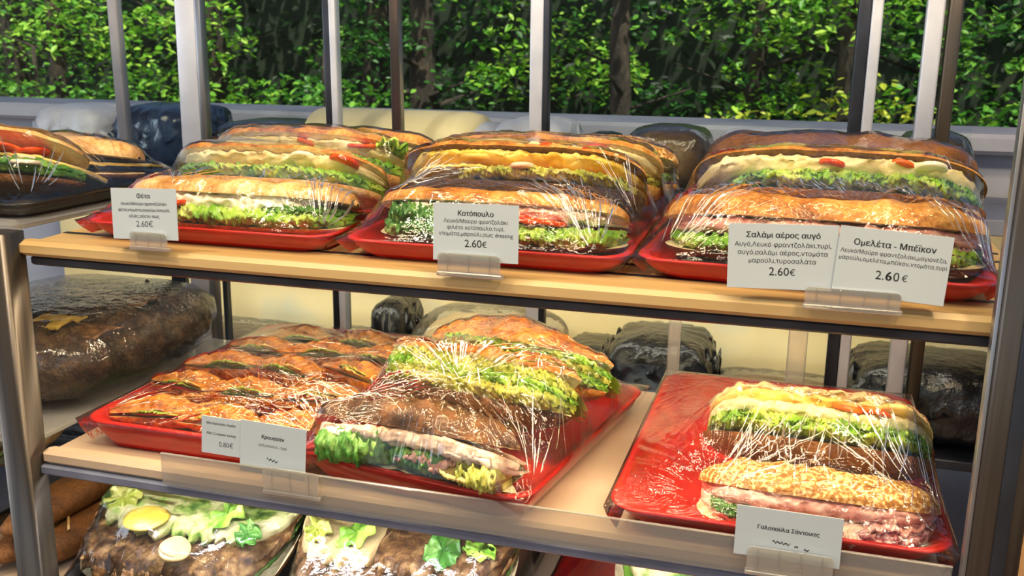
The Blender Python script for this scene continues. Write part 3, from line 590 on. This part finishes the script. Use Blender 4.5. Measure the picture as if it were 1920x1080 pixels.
def lower_middle():
    TM = LOW@T(-.013, .174, .0012)@T(0, 0, 0, 0, 0, R(-9)); wd, dp = .262, .36
    tray(TM, wd, dp, 'red foam tray turned askew in the middle of the lower shelf', h=.028)
    G = 'large croissant sandwiches in the middle tray'
    kw = dict(cat='croissant sandwich', group=G, ridges=5, p=2.2)
    s1 = sandwich('croissant_sandwich', put(TM, .000, -.128, .010, 5, 2), 'brown croissant with ham, cheese and dark lettuce at the front of the askew tray', L=.225, w=.085, hb=.014, ht=.034, alpha=20, bow=-.040, top='croissant_dark', bottom='croissant_dark', seed=152,
        fills=(LET('lettuce_dark', .0, .012, x0=-.9, x1=-.2, t=.8), LET('lettuce_dark', .0, .010, x0=-.25, x1=.35, t=.5), CRM('turkey', .5, .006, .97), HAM('ham', .45, .014, x0=-.25, x1=.5), CHZ('cheese', .3, .014, x0=.25, x1=.75), LET('lettuce_yellow', .0, .010, x0=.45, x1=.92, t=.6)), **kw)
    s2 = sandwich('croissant_sandwich', put(TM, .012, -.045, .034, 28, -4), 'dark brown croissant with yellow lettuce, second in the askew tray', L=.235, w=.090, hb=.028, ht=.024, alpha=20, bow=-.030, top='croissant_crust', bottom='croissant_dark', seed=162,
        fills=(LET('lettuce_yellow', .0, .008, t=.4), LET('lettuce', .35, .006, t=.3), LET('lettuce_yellow', .6, .002, t=.36)),
        discs=(('cheese_slice', 'cheese_white', .35, .8, .5, .018), ('cheese_slice', 'cheese', -.1, .8, .6, .018)), **kw)
    s3 = sandwich('croissant_sandwich', put(TM, .022, .045, .038, 28, -6), 'orange croissant with bright lettuce and cheese, third in the askew tray', L=.225, w=.088, hb=.024, ht=.026, alpha=15, bow=-.025, top='croissant_crust', bottom='croissant_crust', seed=172,
        fills=(LET('lettuce', .0, .008, t=.4), LET('lettuce_yellow', .35, .006, t=.3), LET('lettuce', .6, .002, t=.36)),
        discs=(('cheese_slice', 'cheese_white', .1, .8, .6, .016), ('cheese_slice', 'cheese_white', .42, .85, .5, .016)), **kw)
    s4 = sandwich('croissant_sandwich', put(TM, -.025, .108, .046, 4, 4), 'orange ridged croissant peaking at the back of the askew tray', L=.190, w=.085, hb=.018, ht=.034, alpha=6, bow=-.020, top='croissant_crust', bottom='croissant_crust', seed=182,
        fills=(CHZ('cheese', .6, .002),), **kw)
    cling_film(TM, wd, dp, .028, [s1, s2, s3, s4], 'clear film with a star of creases over the askew croissant tray', 71, creases=((.10, -.50, .006, .105, 35, 195, 46), (1, -.92, .01, .10, 80, 135, 16), (-1, -.92, .01, .13, 15, 70, 22)), hatch=((-.6, .9, -.45, -.3, -80, -30, .01, .03, 18), (.3, .95, -.3, .0, -100, -60, .012, .035, 12)), fan=((.0, -.45, .16, 34, 1.8), (-1, -1, .20, 30, 1.3), (1, -1, .14, 30, 1.4), (1, .2, .12, 22, 1.0)))
lower_middle()

# ------------------------------------------------------------------ dim packs: left, bottom shelf, rear row
def bag(name, parent, mat, L, D, h, seed, lump=.006, n=40, p=4):
    """crumpled bag closed around its contents, base on z=0"""
    rings = []; k = 16
    for i in range(k+1):
        f = i/k; z = h*f; s = max(.02, (1-abs(2*f-1)**3.2))**.5
        ring_ = []
        for j in range(n*2):
            a = j/(n*2)*2*math.pi; c, sn = math.cos(a), math.sin(a); q = (abs(c)**p+abs(sn)**p)**(-1/p)
            d = 1+lump*6*fbm(c*3+seed, sn*3, z*40)
            ring_.append((L/2*c*q*s**.5*d, D/2*sn*q*s**.5*d, max(0, z+lump*(1-abs(2*f-1))*1.6*fbm(c*6+seed, sn*6, z*60))))
        rings.append(ring_)
    return MB().ring(rings).make(name, mat, parent, True)
def loaf(name, parent, mat, L, w, h, seed, M=None, rough=0.):
    n, k = (64, 30) if rough else (28, 16); rings = []
    for i in range(n+1):
        t = math.sin((i/n*2-1)*math.pi/2)*.995; e = endprof(t, 3.2, .5)
        rings.append([(t*L/2, w/2*e*math.cos(2*math.pi*j/k)*(1+.06*fbm(t*5+seed, j*6.4/k)+rough*fbm(t*16+seed, math.cos(6.283*j/k)*4, math.sin(6.283*j/k)*4, 4)), h/2+h/2*e*math.sin(2*math.pi*j/k)*(1+.08*fbm(t*6+seed, j*8/k, 2)+rough*fbm(t*16+seed, math.cos(6.283*j/k)*4, math.sin(6.283*j/k)*4, 4))) for j in range(k)])
    return MB().ring(rings).make(name, mat, parent, True, M)
def wrapped(name, M, label, L, D, h, seed, bread='bread_shadow', film='bag_film', group='wrapped packs in the dim rear row', bits=(), count=2, cat='wrapped sandwich'):
    o = empty(name, M, label, cat, group)
    if bread.startswith(('plastic', 'paper')):       # opaque crumpled wrapping with gathered ends
        bag('wrapping', o, bread, L*.97, D, h, seed, .011, 44, 5)
        for s in (-1, 1):
            MB().ring([[(s*L*(.44+.09*f), D*w_*math.cos(a)*(1+.25*math.sin(a*9)), h*.45+h*w_*math.sin(a)*(1+.25*math.sin(a*7))) for a in [k/36*6.283 for k in range(36)]] for f, w_ in ((0, .42), (.4, .22), (.7, .20), (1, .30))]).make('gathered_end', bread, o, True)
        return o
    for i in range(count):
        dd = D*.9/count
        loaf('bread', o, bread, L*.94, dd*1.0, h*.88, seed+i, T(0, (i-(count-1)/2)*dd, h*.04), .2 if bread == 'filling_dark' else 0.)
    for i, (nm, mt, x0, x1, yy, zz) in enumerate(bits):
        rows = [[(x0+(x1-x0)*a/20, yy+(b-3)*.009+.003*fbm(a*.5, b, seed), zz+.006*fbm(a*.6+seed, b*.6, i)-.0006*(b-3)**2) for b in range(7)] for a in range(21)]
        solid(MB().grid(rows).make(nm, mt, o, True), .002)
    bag('plastic_wrap', o, film, L, D, h, seed)
    return o
GP = 'dim wrapped packs behind and beside the trays'
# dark pack left of the lower trays and its neighbour at the frame edge
wrapped('wrapped_sandwich', T(-.625, .24, ZL+.001), 'dark brown wrapped pack behind the left post, beside the croissants', .30, .36, .105, 3, 'filling_dark', group=GP, count=3,
        bits=(('cheese', 'omelette', .035, .085, -.09, .098), ('filling', 'filling_meat', -.10, .10, .05, .094), ('filling', 'filling_meat', -.02, .13, -.08, .088)))
wrapped('wrapped_sandwich', T(-.86, .22, ZL+.001), 'wrapped pack with yellow and green filling at the left picture edge', .17, .30, .10, 5, 'bread_cream', group=GP, count=2,
        bits=(('lettuce', 'lettuce_yellow', -.08, .08, -.08, .092), ('cheese', 'omelette', -.08, .08, .0, .094), ('lettuce', 'lettuce', -.08, .08, .08, .09)))
# bottom shelf
def bottom_tray(x, y, wd, dp, mat, lb, specs, film_lb, seed, yaw=0, h=.022):
    TM = BOT@T(x, y, .0008, 0, 0, R(yaw)); tray(TM, wd, dp, lb, h=h, mat=mat); L_ = []
    for sp in specs:
        sp = dict(sp); px = sp.pop('at'); lbl = sp.pop('label'); L_.append(sandwich('baguette_sandwich', put(TM, *px), lbl, group='sandwiches on the bottom shelf', **sp))
    cling_film(TM, wd, dp, h, L_, film_lb, seed, fan=((-1, -.6, .2, 20, 1.0), (1, -.4, .2, 20, 1.0)), res=.0025)
FACE = dict(hb=.022, top=None, alpha=14, bow=.004, z1=.014, p=7)
bottom_tray(-.362, .22, .262, .40, 'tray_black', 'dark foam tray on the bottom shelf below the croissants', [
    dict(at=(0, -.10, .044, -22), label='open sandwich with mince and egg at the front of the bottom left tray', L=.262, w=.17, bottom='crust_brown', seed=201,
         fills=(LET('lettuce_dark', .0, .006), dict(n='filling', m='filling_meat', phi=.1, phi2=.6, over=.012, amp=.006, wave=55), CRM('salad', .55, -.045, 1.1)), discs=(('egg_slice', 'omelette', -.25, .66, 1.12, .026), ('lettuce_leaf', 'lettuce', .45, .5, 1.17, 0.020), ('lettuce_leaf', 'lettuce_dark', .75, .65, 1.02, 0.015), ('lettuce_leaf', 'lettuce_yellow', -.65, .5, 1.12, 0.017), ('mushroom_slice', 'bread_cream', .2, .85, .9, .018)), **FACE),
    dict(at=(0, .065, .074, -18), label='open sandwich with pale cream and leaves in the bottom left tray', L=.262, w=.17, bottom='crust_pale', seed=211,
         fills=(LET('lettuce', .0, .006), CRM('salad', .3, .0, 1.)), discs=(('lettuce_leaf', 'lettuce_dark', .6, .6, 1.07, 0.019), ('lettuce_leaf', 'lettuce_yellow', .2, .75, 1.07, 0.020), ('lettuce_leaf', 'lettuce', -.5, .8, 1.07, 0.017)), **FACE)],
    'clear film over the bottom left tray of open sandwiches', 81)
bottom_tray(-.098, .24, .262, .40, 'tray_black', 'dark foam tray on the bottom shelf below the askew tray', [
    dict(at=(0, -.10, .044, -22), label='open sandwich with meat and green leaves in the bottom middle tray', L=.262, w=.17, bottom='crust_brown', seed=231,
         fills=(LET('lettuce_dark', .0, .006), dict(n='filling', m='filling_meat', phi=.1, phi2=.6, over=.012, amp=.006, wave=55), CRM('filling_meat', .5, -.03, 1., x0=-.2), CRM('bread_cream', .5, -.03, 1.0, x1=-.1)), discs=(('lettuce_leaf', 'lettuce_dark', .45, .6, 1.12, 0.020), ('lettuce_leaf', 'lettuce', .75, .55, 1.12, 0.015), ('lettuce_leaf', 'lettuce', -.35, .55, 1.12, 0.021), ('lettuce_leaf', 'lettuce_yellow', -.7, .6, 1.12, 0.015)), **FACE),
    dict(at=(0, .065, .074, -18), label='open sandwich with long lettuce leaf in the bottom middle tray', L=.262, w=.17, bottom='crust_pale', seed=241,
         fills=(LET('lettuce', .0, .006), CRM('salad', .3, .0, 1.)), discs=(('lettuce_leaf', 'lettuce', -.35, .7, 1.07, 0.023), ('lettuce_leaf', 'lettuce_dark', .6, .6, 1.07, 0.019)), **FACE)],
    'clear film over the bottom middle tray of open sandwiches', 91)
bottom_tray(.195, .25, .28, .40, 'tray_red', 'red foam tray on the bottom shelf under the price rail', [
    dict(at=(.04, .0, .040, -18), label='sandwich with fresh green lettuce in the bottom red tray', L=.21, w=.17, bottom='crust_pale', seed=251,
         fills=(LET('lettuce', .0, .006), CRM('salad', .3, .0, 1.)), discs=(('lettuce_leaf', 'lettuce', .1, .7, 1.07, 0.021), ('lettuce_leaf', 'lettuce_yellow', -.5, .7, 1.07, 0.017)), **FACE)],
    'clear film over the bottom red tray', 95)
bottom_tray(-.81, .22, .24, .40, 'tray_black', 'dark foam tray at the far left of the bottom shelf', [
    dict(at=(0, -.10, .044, -22), label='open sandwich with pale lettuce at the far left of the bottom shelf', L=.225, w=.17, bottom='crust_brown', seed=271,
         fills=(LET('lettuce', .0, .006), dict(n='filling', m='filling_meat', phi=.1, phi2=.6, over=.012, amp=.006, wave=55), CRM('salad', .5, -.045, 1.)), discs=(('egg_slice', 'omelette', .7, .6, 1.2, .028), ('lettuce_leaf', 'lettuce_yellow', .2, .6, 1.12, 0.021)), **FACE),
    dict(at=(0, .065, .074, -18), label='second lettuce sandwich at the far left of the bottom shelf', L=.225, w=.17, bottom='crust_pale', seed=281,
         fills=(LET('lettuce', .0, .006), CRM('salad', .3, .0, 1.)), discs=(('lettuce_leaf', 'lettuce', .3, .7, 1.07, 0.023), ('lettuce_leaf', 'lettuce_yellow', .8, .7, 1.07, 0.017)), **FACE)],
    'clear film over the far left tray of the bottom shelf', 97)
for i, (x, yaw, z, lb) in enumerate(((-.548, 86, 0, 'brown baguette standing lengthwise beside the left post, nearer the tray'), (-.610, 92, 0, 'brown baguette lengthwise on the bottom shelf, further left'), (-.578, 88, .040, 'brown baguette resting on top of the two lengthwise ones'))):
    o = empty('baguette', BOT@T(x, .23, z+.001, 0, 0, R(yaw)), lb, 'baguette', 'plain baguettes on the bottom shelf')
    loaf('crust', o, 'crust_brown', .36, .056, .048, 7+i)
    for k in range(5): # slashes
        rows = [[(-.12+k*.06+a*.006+b*.002, (a-2.5)*.006, .0485-.00055*(a-2.5)**2+.0015*(1-abs(b-1))) for b in range(3)] for a in range(6)]
        solid(MB().grid(rows).make('slash', 'crust_pale', o, True), .001)

# rear row: a second run of shelves behind the glass, seen between and above the trays
rs = empty('rear_counter', (0, 0, 0), 'dim second counter behind the glass with two shelves', 'counter')
MB().box(-1.05, .82, .50, .73, 1.185, 1.205).make('counter_top', 'shelf_slate', rs)
MB().box(-1.05, .82, .50, .73, .872, .885).make('counter_shelf', 'steel_dark', rs)
MB().box(-1.05, .82, .722, .735, .885, 1.185).make('back_panel', 'panel_cream', rs)
for x in (-1.04, .80): MB().box(x, x+.02, .50, .73, 0, .872).make('side_panel', 'steel_dark', rs)
for x, wd, mt in ((-.637, .026, 'steel_dark'), (-.553, .008, 'steel_dark'), (-.353, .026, 'steel'), ):
    MB().box(x-wd/2, x+wd/2, .50, .515, .885, 1.185, .003).make('upright', mt, rs)
led(rs, -1.0, .50, .53, 1.172, 4.5, (1, .90, .74))  # added strip, only there to brighten the rear row
for x, wd in ((.160, .016), (.317, .024)): MB().box(x-wd/2, x+wd/2, .446, .452, ZL, 1.185, .002).make('acrylic_upright', 'acrylic', rs)
def row(x, y, L, D, h, z, nm, lb, seed, bread, film='bag_film', cnt=1, bits=()): return wrapped(nm, T(x, y, z+.001), lb, L, D, h, seed, bread, film, 'wrapped packs on the rear counter', bits, cnt)
row(-.86, .61, .15, .16, .10, 1.205, 'wrapped_sandwich', 'pale wrapped pack at the left end of the rear counter', 1, 'paper_lavender')
row(-.70, .61, .15, .17, .105, 1.205, 'wrapped_sandwich', 'dark blue wrapped pack with a pale curved top on the rear counter', 2, 'plastic_navy')
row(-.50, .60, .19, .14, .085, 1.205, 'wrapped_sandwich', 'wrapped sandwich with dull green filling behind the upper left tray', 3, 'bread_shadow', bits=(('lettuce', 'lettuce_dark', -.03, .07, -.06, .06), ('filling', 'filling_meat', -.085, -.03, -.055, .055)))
o = empty('paper_sleeve_loaf', T(-.285, .61, 1.2055), 'beige paper sleeve with a rounded end lying on the rear counter', 'bread sleeve', 'wrapped packs on the rear counter')
def sleeve(x0, x1, D, h, r):
    k = [(-D/2, 0), (-D/2, h*.62)]+[(-D/2+D*.5*(1-math.cos(R(a))), h*.62+h*.38*math.sin(R(a))) for a in range(15, 180, 15)]+[(D/2, h*.62), (D/2, 0)]
    return MB().ring([[(x0, y, z) for y, z in k], [(x1-.03, y, z) for y, z in k], [(x1-.01, y*.9, z*.96) for y, z in k], [(x1, y*.7, z*.84+.002) for y, z in k]])
sleeve(-.14, .13, .15, .105, 0).make('paper_sleeve', 'paper_cream', o, True)
sleeve(.08, .155, .13, .092, 0).make('end_wrap', 'paper_lavender', o, True)
row(-.075, .62, .12, .16, .10, 1.205, 'wrapped_sandwich', 'crinkled lavender plastic pack beside the paper sleeve', 7, 'paper_lavender')
row(.02, .63, .06, .12, .08, 1.205, 'wrapped_sandwich', 'small dark pack between the posts of the rear counter', 8, 'plastic_black')
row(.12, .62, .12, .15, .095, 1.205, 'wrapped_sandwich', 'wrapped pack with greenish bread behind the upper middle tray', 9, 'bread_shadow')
row(.25, .61, .13, .15, .095, 1.205, 'wrapped_sandwich', 'flat lavender package behind the gap between the upper trays', 10, 'paper_lavender')
row(.365, .60, .10, .15, .085, 1.205, 'wrapped_sandwich', 'dark blue crinkled pack behind the upper right tray', 11, 'plastic_navy')
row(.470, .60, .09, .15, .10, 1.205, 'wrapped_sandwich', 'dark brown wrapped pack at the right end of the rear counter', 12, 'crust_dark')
# rear lower row
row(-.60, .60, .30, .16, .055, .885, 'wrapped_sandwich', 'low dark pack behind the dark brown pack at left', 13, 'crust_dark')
row(-.40, .61, .10, .13, .06, .885, 'wrapped_sandwich', 'small brown pack behind the croissant tray', 14, 'crust_brown')
row(-.31, .62, .06, .12, .125, .885, 'wrapped_sandwich', 'tall black wrapped pack beside the cream loaf', 15, 'plastic_black')
o = row(-.15, .62, .24, .17, .115, .885, 'wrapped_sandwich', 'cream coloured loaf in dark wrapping behind the askew tray', 16, 'bread_cream')
row(.02, .61, .10, .15, .085, .885, 'wrapped_sandwich', 'black crinkled pack right of the cream loaf', 17, 'plastic_black')
row(.125, .60, .16, .17, .115, .885, 'wrapped_sandwich', 'dark wrapped pack behind the corner upright', 18, 'plastic_black')
row(.30, .61, .22, .16, .05, .885, 'wrapped_sandwich', 'brown pack in glossy wrap behind the lower right tray', 19, 'crust_brown')
row(.50, .60, .24, .17, .115, .885, 'wrapped_sandwich', 'black bag bulging behind the right post', 20, 'plastic_black')
# right of the case
o = empty('dark_cabinet', (.93, .30, 0), 'dark cabinet standing right of the display case', 'cabinet')
MB().box(-.36, .7, .0, .17, .93, 1.06, .01).make('drawer', 'plastic_black', o)
MB().box(-.36, .7, .0, .17, .05, .93, .01).make('door_panel', 'floor_tan', o)
MB().box(-.34, .68, .02, .16, 0, .05, .004).make('plinth', 'steel_dark', o)
MB().box(-.37, .71, -.012, .18, 1.06, 1.085, .006).make('cabinet_top', 'plastic_black', o)
wrapped('wrapped_sandwich', T(.67, .385, 1.086), 'crinkled clear bag lying on the dark cabinet at right', .22, .16, .10, 23, 'plastic_black', group=GP, count=1)

# ------------------------------------------------------------------ price cards and their holders
def glyphs(s, size):
    """triangles of a line of text, overlapping strokes stay solid"""
    from mathutils.geometry import delaunay_2d_cdt, interpolate_bezier
    c = bpy.data.curves.new('printed_text', 'FONT'); c.body = s; c.size = size; c.align_x = 'CENTER'; c.align_y = 'CENTER'
    o = bpy.data.objects.new('printed_text', c); C.objects.link(o); bpy.context.view_layer.objects.active = o
    for q in bpy.context.selected_objects: q.select_set(False)
    o.select_set(True); bpy.ops.object.convert(target='CURVE'); polys = []
    for sp in o.data.splines:
        b = sp.bezier_points; P = []
        for k in range(len(b)):
            a, d = b[k], b[(k+1) % len(b)]; P += [Vector((v.x, v.y, 0)) for v in interpolate_bezier(a.co, a.handle_right, d.handle_left, d.co, 5)[:-1]]
        if len(P) > 2: polys.append(P)
    bpy.data.objects.remove(o)
    pts, edges = [], []
    for P in polys:
        b = len(pts); pts += [Vector((v.x, v.y)) for v in P]; edges += [(b+k, b+(k+1) % len(P)) for k in range(len(P))]
    A = np.array([pts[e[0]] for e in edges]); B = np.array([pts[e[1]] for e in edges])
    V, _, F, *_r = delaunay_2d_cdt(pts, edges, [], 0, size*1e-5)
    out = []
    for f in F:                                     # keep the triangles whose winding number is not zero
        cx, cy = sum(V[k].x for k in f)/len(f), sum(V[k].y for k in f)/len(f)
        up_ = (A[:, 1] <= cy) & (B[:, 1] > cy); dn = (A[:, 1] > cy) & (B[:, 1] <= cy)
        side = (B[:, 0]-A[:, 0])*(cy-A[:, 1])-(cx-A[:, 0])*(B[:, 1]-A[:, 1])
        if int((up_ & (side > 0)).sum())-int((dn & (side < 0)).sum()) != 0: out.append(tuple(f))
    use = sorted({k for f in out for k in f}); mp = {k: n for n, k in enumerate(use)}
    return [(V[k].x, V[k].y, 0) for k in use], [tuple(mp[k] for k in f) for f in out]
def text(s, size, x, z, parent, width=None, bold=0., mat='ink', roll=0.):
    V, F = glyphs(s, size); xs_ = [v[0] for v in V]; k = width/(max(xs_)-min(xs_)) if width else 1
    ky = min(1.25, max(.8, k)) if width else 1; W, G = [], []
    for n, dx in enumerate((0, -bold, bold) if bold else (0,)):
        b = len(W); W += [(x+v[0]*k+dx, -.00055-n*.00001, z+v[1]*ky) for v in V]; G += [tuple(b+i for i in f) for f in F]
    return mesh('printed_text', W, G, mat, parent, False)
def card(x, y, z, w_, h_, roll, lb, lines, lean=4):
    o = empty('price_card', T(x, y, z, -R(lean), -R(roll), 0), lb, 'price card', 'white price cards on the shelf edges')
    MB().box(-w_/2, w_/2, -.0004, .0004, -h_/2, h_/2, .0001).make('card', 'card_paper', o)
    for ln in lines: text(parent=o, **ln)
    return o
def scribble(o, pts, wd=.0011):
    rows = [[(x, -.0006, z-wd/2), (x, -.0006, z+wd/2)] for x, z in pts]
    MB().grid(rows).make('pen_mark', 'ink', o)
Ln = lambda s, size, z, width=None, bold=0., mat='ink', x=0.: dict(s=s, size=size, z=z, width=width, bold=bold, mat=mat, x=x)
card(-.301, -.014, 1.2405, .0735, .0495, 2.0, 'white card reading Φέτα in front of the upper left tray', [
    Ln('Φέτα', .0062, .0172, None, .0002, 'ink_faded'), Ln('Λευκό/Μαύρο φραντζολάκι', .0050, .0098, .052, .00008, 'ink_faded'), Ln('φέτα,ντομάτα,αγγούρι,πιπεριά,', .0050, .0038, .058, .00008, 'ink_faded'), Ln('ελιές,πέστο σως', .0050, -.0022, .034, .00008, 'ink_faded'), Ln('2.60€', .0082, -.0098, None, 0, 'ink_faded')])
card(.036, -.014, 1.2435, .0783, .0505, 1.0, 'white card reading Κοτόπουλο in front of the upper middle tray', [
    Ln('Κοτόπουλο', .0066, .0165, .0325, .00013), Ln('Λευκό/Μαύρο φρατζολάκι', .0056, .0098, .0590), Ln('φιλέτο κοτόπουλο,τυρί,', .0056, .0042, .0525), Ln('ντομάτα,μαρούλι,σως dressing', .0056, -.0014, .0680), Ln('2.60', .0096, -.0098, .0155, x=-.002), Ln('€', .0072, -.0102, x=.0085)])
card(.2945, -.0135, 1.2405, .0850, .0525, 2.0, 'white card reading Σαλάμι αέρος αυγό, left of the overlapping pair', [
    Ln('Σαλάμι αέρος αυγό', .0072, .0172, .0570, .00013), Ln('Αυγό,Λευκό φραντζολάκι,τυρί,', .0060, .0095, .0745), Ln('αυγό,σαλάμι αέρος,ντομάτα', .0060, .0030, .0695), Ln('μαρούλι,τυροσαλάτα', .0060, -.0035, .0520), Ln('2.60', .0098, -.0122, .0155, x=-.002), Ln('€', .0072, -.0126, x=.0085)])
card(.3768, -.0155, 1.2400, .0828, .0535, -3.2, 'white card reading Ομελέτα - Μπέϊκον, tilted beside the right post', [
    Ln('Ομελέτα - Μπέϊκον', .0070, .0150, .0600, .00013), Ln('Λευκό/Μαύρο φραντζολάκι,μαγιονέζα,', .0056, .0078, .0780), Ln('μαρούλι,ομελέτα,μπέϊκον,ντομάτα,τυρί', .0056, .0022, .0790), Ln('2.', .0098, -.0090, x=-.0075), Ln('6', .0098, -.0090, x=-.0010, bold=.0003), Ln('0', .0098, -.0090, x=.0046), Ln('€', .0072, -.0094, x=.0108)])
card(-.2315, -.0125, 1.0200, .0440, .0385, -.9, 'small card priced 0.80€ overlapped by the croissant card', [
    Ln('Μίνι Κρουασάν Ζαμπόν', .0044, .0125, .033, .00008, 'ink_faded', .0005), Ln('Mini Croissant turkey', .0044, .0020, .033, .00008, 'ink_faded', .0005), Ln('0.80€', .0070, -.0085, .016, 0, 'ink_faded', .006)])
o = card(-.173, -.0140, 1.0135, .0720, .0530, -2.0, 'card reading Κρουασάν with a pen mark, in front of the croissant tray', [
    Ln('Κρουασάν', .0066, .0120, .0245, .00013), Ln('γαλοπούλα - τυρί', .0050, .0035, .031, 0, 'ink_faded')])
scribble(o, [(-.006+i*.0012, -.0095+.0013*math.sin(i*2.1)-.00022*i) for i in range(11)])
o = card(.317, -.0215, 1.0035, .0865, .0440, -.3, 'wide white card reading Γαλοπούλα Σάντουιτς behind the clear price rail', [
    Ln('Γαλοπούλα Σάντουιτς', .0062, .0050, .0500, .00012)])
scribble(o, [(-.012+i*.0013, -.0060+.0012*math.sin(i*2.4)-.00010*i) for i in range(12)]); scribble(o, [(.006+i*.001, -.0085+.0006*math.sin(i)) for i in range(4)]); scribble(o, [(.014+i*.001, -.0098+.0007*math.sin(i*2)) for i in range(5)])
def holder(x, y, z, w_, h_, lb, ribs=3):
    o = empty('card_holder', T(x, y, z), lb, 'card holder', 'clear plastic card holders')
    k = rrect(-w_/2, w_/2, -h_/2, h_/2, .004, 0)
    MB().ring([[(a, yy, b) for a, b, _ in k] for yy in (0, .0012)]).make('front_clip', 'acrylic', o)
    MB().box(-w_/2-.001, w_/2+.002, -.001, .006, -h_/2-.004, -h_/2, .0008).make('foot', 'acrylic', o)
    for i in range(ribs):
        xx = -w_/2+(i+.5)*w_/ribs; MB().box(xx-.0006, xx+.0006, -.0006, .0, -h_/2+.001, h_/2-.001, .0002).make('rib', 'acrylic', o)
holder(-.296, -.0180, 1.2165, .042, .014, 'clear holder under the Φέτα card')
holder(.031, -.0180, 1.2165, .058, .017, 'clear holder under the Κοτόπουλο card')
holder(.350, -.0190, 1.2120, .072, .014, 'clear holder under the overlapping pair of cards', 4)
holder(-.150, -.0235, .9870, .060, .024, 'clear holder under the Κρουασάν card on the price rail')
holder(.320, -.0275, .9815, .070, .022, 'clear holder under the Γαλοπούλα Σάντουιτς card', 4)

# ------------------------------------------------------------------ garden outside
def leaves(name, mat, parent, pts, size, seed):
    rd = random.Random(seed); V, F = [], []
    for P in pts:
        s = size*rd.uniform(.6, 1.35); M = Euler((rd.uniform(-.9, .5), rd.uniform(-.7, .7), rd.uniform(0, 6.28))).to_matrix()
        b = len(V)
        for x, y, z in ((0, -.5, 0), (.28, -.1, .06), (.22, .25, .03), (0, .55, -.06), (-.22, .25, .03), (-.28, -.1, .06)): V.append(Vector(P)+M@Vector((x*s, y*s, z*s)))
        F += [(b, b+1, b+2, b+3), (b, b+3, b+4, b+5)]
    return mesh(name, V, F, mat, parent, False)
def tree(x, y, seed, rad, n, mat, lb, trunk=.06, nm='tree', z0=.7, z1=2.5, lean=0., leaf=.05):
    rd = random.Random(seed); o = empty(nm, (x, y, -.04), lb, 'tree' if nm == 'tree' else 'shrub', 'trees and shrubs outside the window')
    rings = []
    for i in range(10):
        f = i/9; zz = f*(z1+.2); r = trunk*(1-.45*f)
        rings.append([(lean*f+r*math.cos(a)*(1+.2*fbm(a, zz*3, seed))+.05*fbm(zz, seed, 1), r*math.sin(a)+.05*fbm(zz, seed, 5), zz) for a in [k/9*6.283 for k in range(9)]])
    MB().ring(rings).make('trunk', 'bark', o, True)
    m = MB()
    for k in range(7):
        a0 = rd.uniform(0, 6.28); zb = rd.uniform(z0+.1, z1-.3); ln = rad*rd.uniform(.5, .9); bb = []
        for i in range(5):
            f = i/4; r = trunk*.3*(1-.7*f); bb.append([(lean*zb/z1+ln*f*math.cos(a0)+r*math.cos(q), ln*f*math.sin(a0)+r*math.sin(q), zb+.35*f*ln+r*.5*math.sin(q*2)) for q in [k2/5*6.283 for k2 in range(5)]])
        m.ring(bb)
    m.make('branch', 'bark', o, True)
    cl = [(rd.gauss(0, rad*.5), rd.gauss(0, rad*.4), rd.uniform(z0, z1), rd.uniform(.10, .24)) for _ in range(26)]
    P = []
    while len(P) < n:
        c = rd.choice(cl); v = Vector((rd.gauss(0, 1), rd.gauss(0, 1), rd.gauss(0, 1))).normalized()*c[3]*rd.uniform(.6, 1.1)
        P.append((c[0]+v.x*1.5, c[1]+v.y, c[2]+v.z*.7))
    leaves('foliage', mat, o, P, leaf, seed); return o
rd = random.Random(4)
spec = [(-4.3, 4.6, .55, 'leaf_bright'), (-3.55, 4.9, .55, 'leaf_mid'), (-3.0, 4.3, .50, 'leaf_bright'), (-2.35, 5.0, .55, 'leaf_mid'), (-1.75, 4.5, .50, 'leaf_dark'), (-1.15, 4.9, .55, 'leaf_bright'),
        (-.55, 4.3, .42, 'leaf_dark'), (-.05, 5.0, .55, 'leaf_bright'), (.45, 4.6, .50, 'leaf_bright'), (1.0, 4.9, .50, 'leaf_mid'), (1.5, 4.4, .45, 'leaf_dark'), (2.1, 4.9, .5, 'leaf_mid'), (-5.0, 5.0, .5, 'leaf_mid')]
desc = {'leaf_bright': 'bright green', 'leaf_mid': 'mid green', 'leaf_dark': 'dark green'}
where = ['at the far left outside', 'behind the twin posts at left', 'between the left posts outside', 'left of the thin double post', 'behind the thin steel post', 'left of the centre post', 'just behind the centre post', 'right of the centre post', 'at the centre right outside', 'left of the white post', 'behind the white post', 'at the right end outside', 'beyond the far left picture edge']
for i, ((x, y, r, mt), wh) in enumerate(zip(spec, where)):
    tree(x, y, 10+i, r, 1450, mt, 'leafy %s tree %s' % (desc[mt], wh), rd.uniform(.06, .11), lean=rd.uniform(-.15, .15))
for i, (x, y, wh) in enumerate(((-3.9, 3.9, 'low at left'), (-2.1, 3.9, 'low left of the thin posts'), (.55, 3.9, 'low at centre right'), (1.25, 3.9, 'low near the white post'))):
    tree(x, y, 40+i, .4, 1300, 'leaf_olive' if i == 2 else 'leaf_mid', 'sunlit %s shrub %s outside the window' % ('yellow green' if i == 2 else 'green', wh), .02, 'shrub', .5, 1.25, leaf=.045)
P = [(rd.uniform(-8, 4.5), rd.uniform(6.0, 6.6), rd.uniform(.2, 3.6)) for _ in range(9000)]
hd = empty('hedge', (0, 0, 0), 'tall dark hedge closing the view behind the trees', 'hedge')
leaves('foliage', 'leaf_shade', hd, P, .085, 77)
MB().box(-9, 5.5, 6.55, 7.2, -.04, 3.9, .1).make('hedge_core', 'hedge_shade', hd)  # dark box, its colour stands for shade deep between the leaves
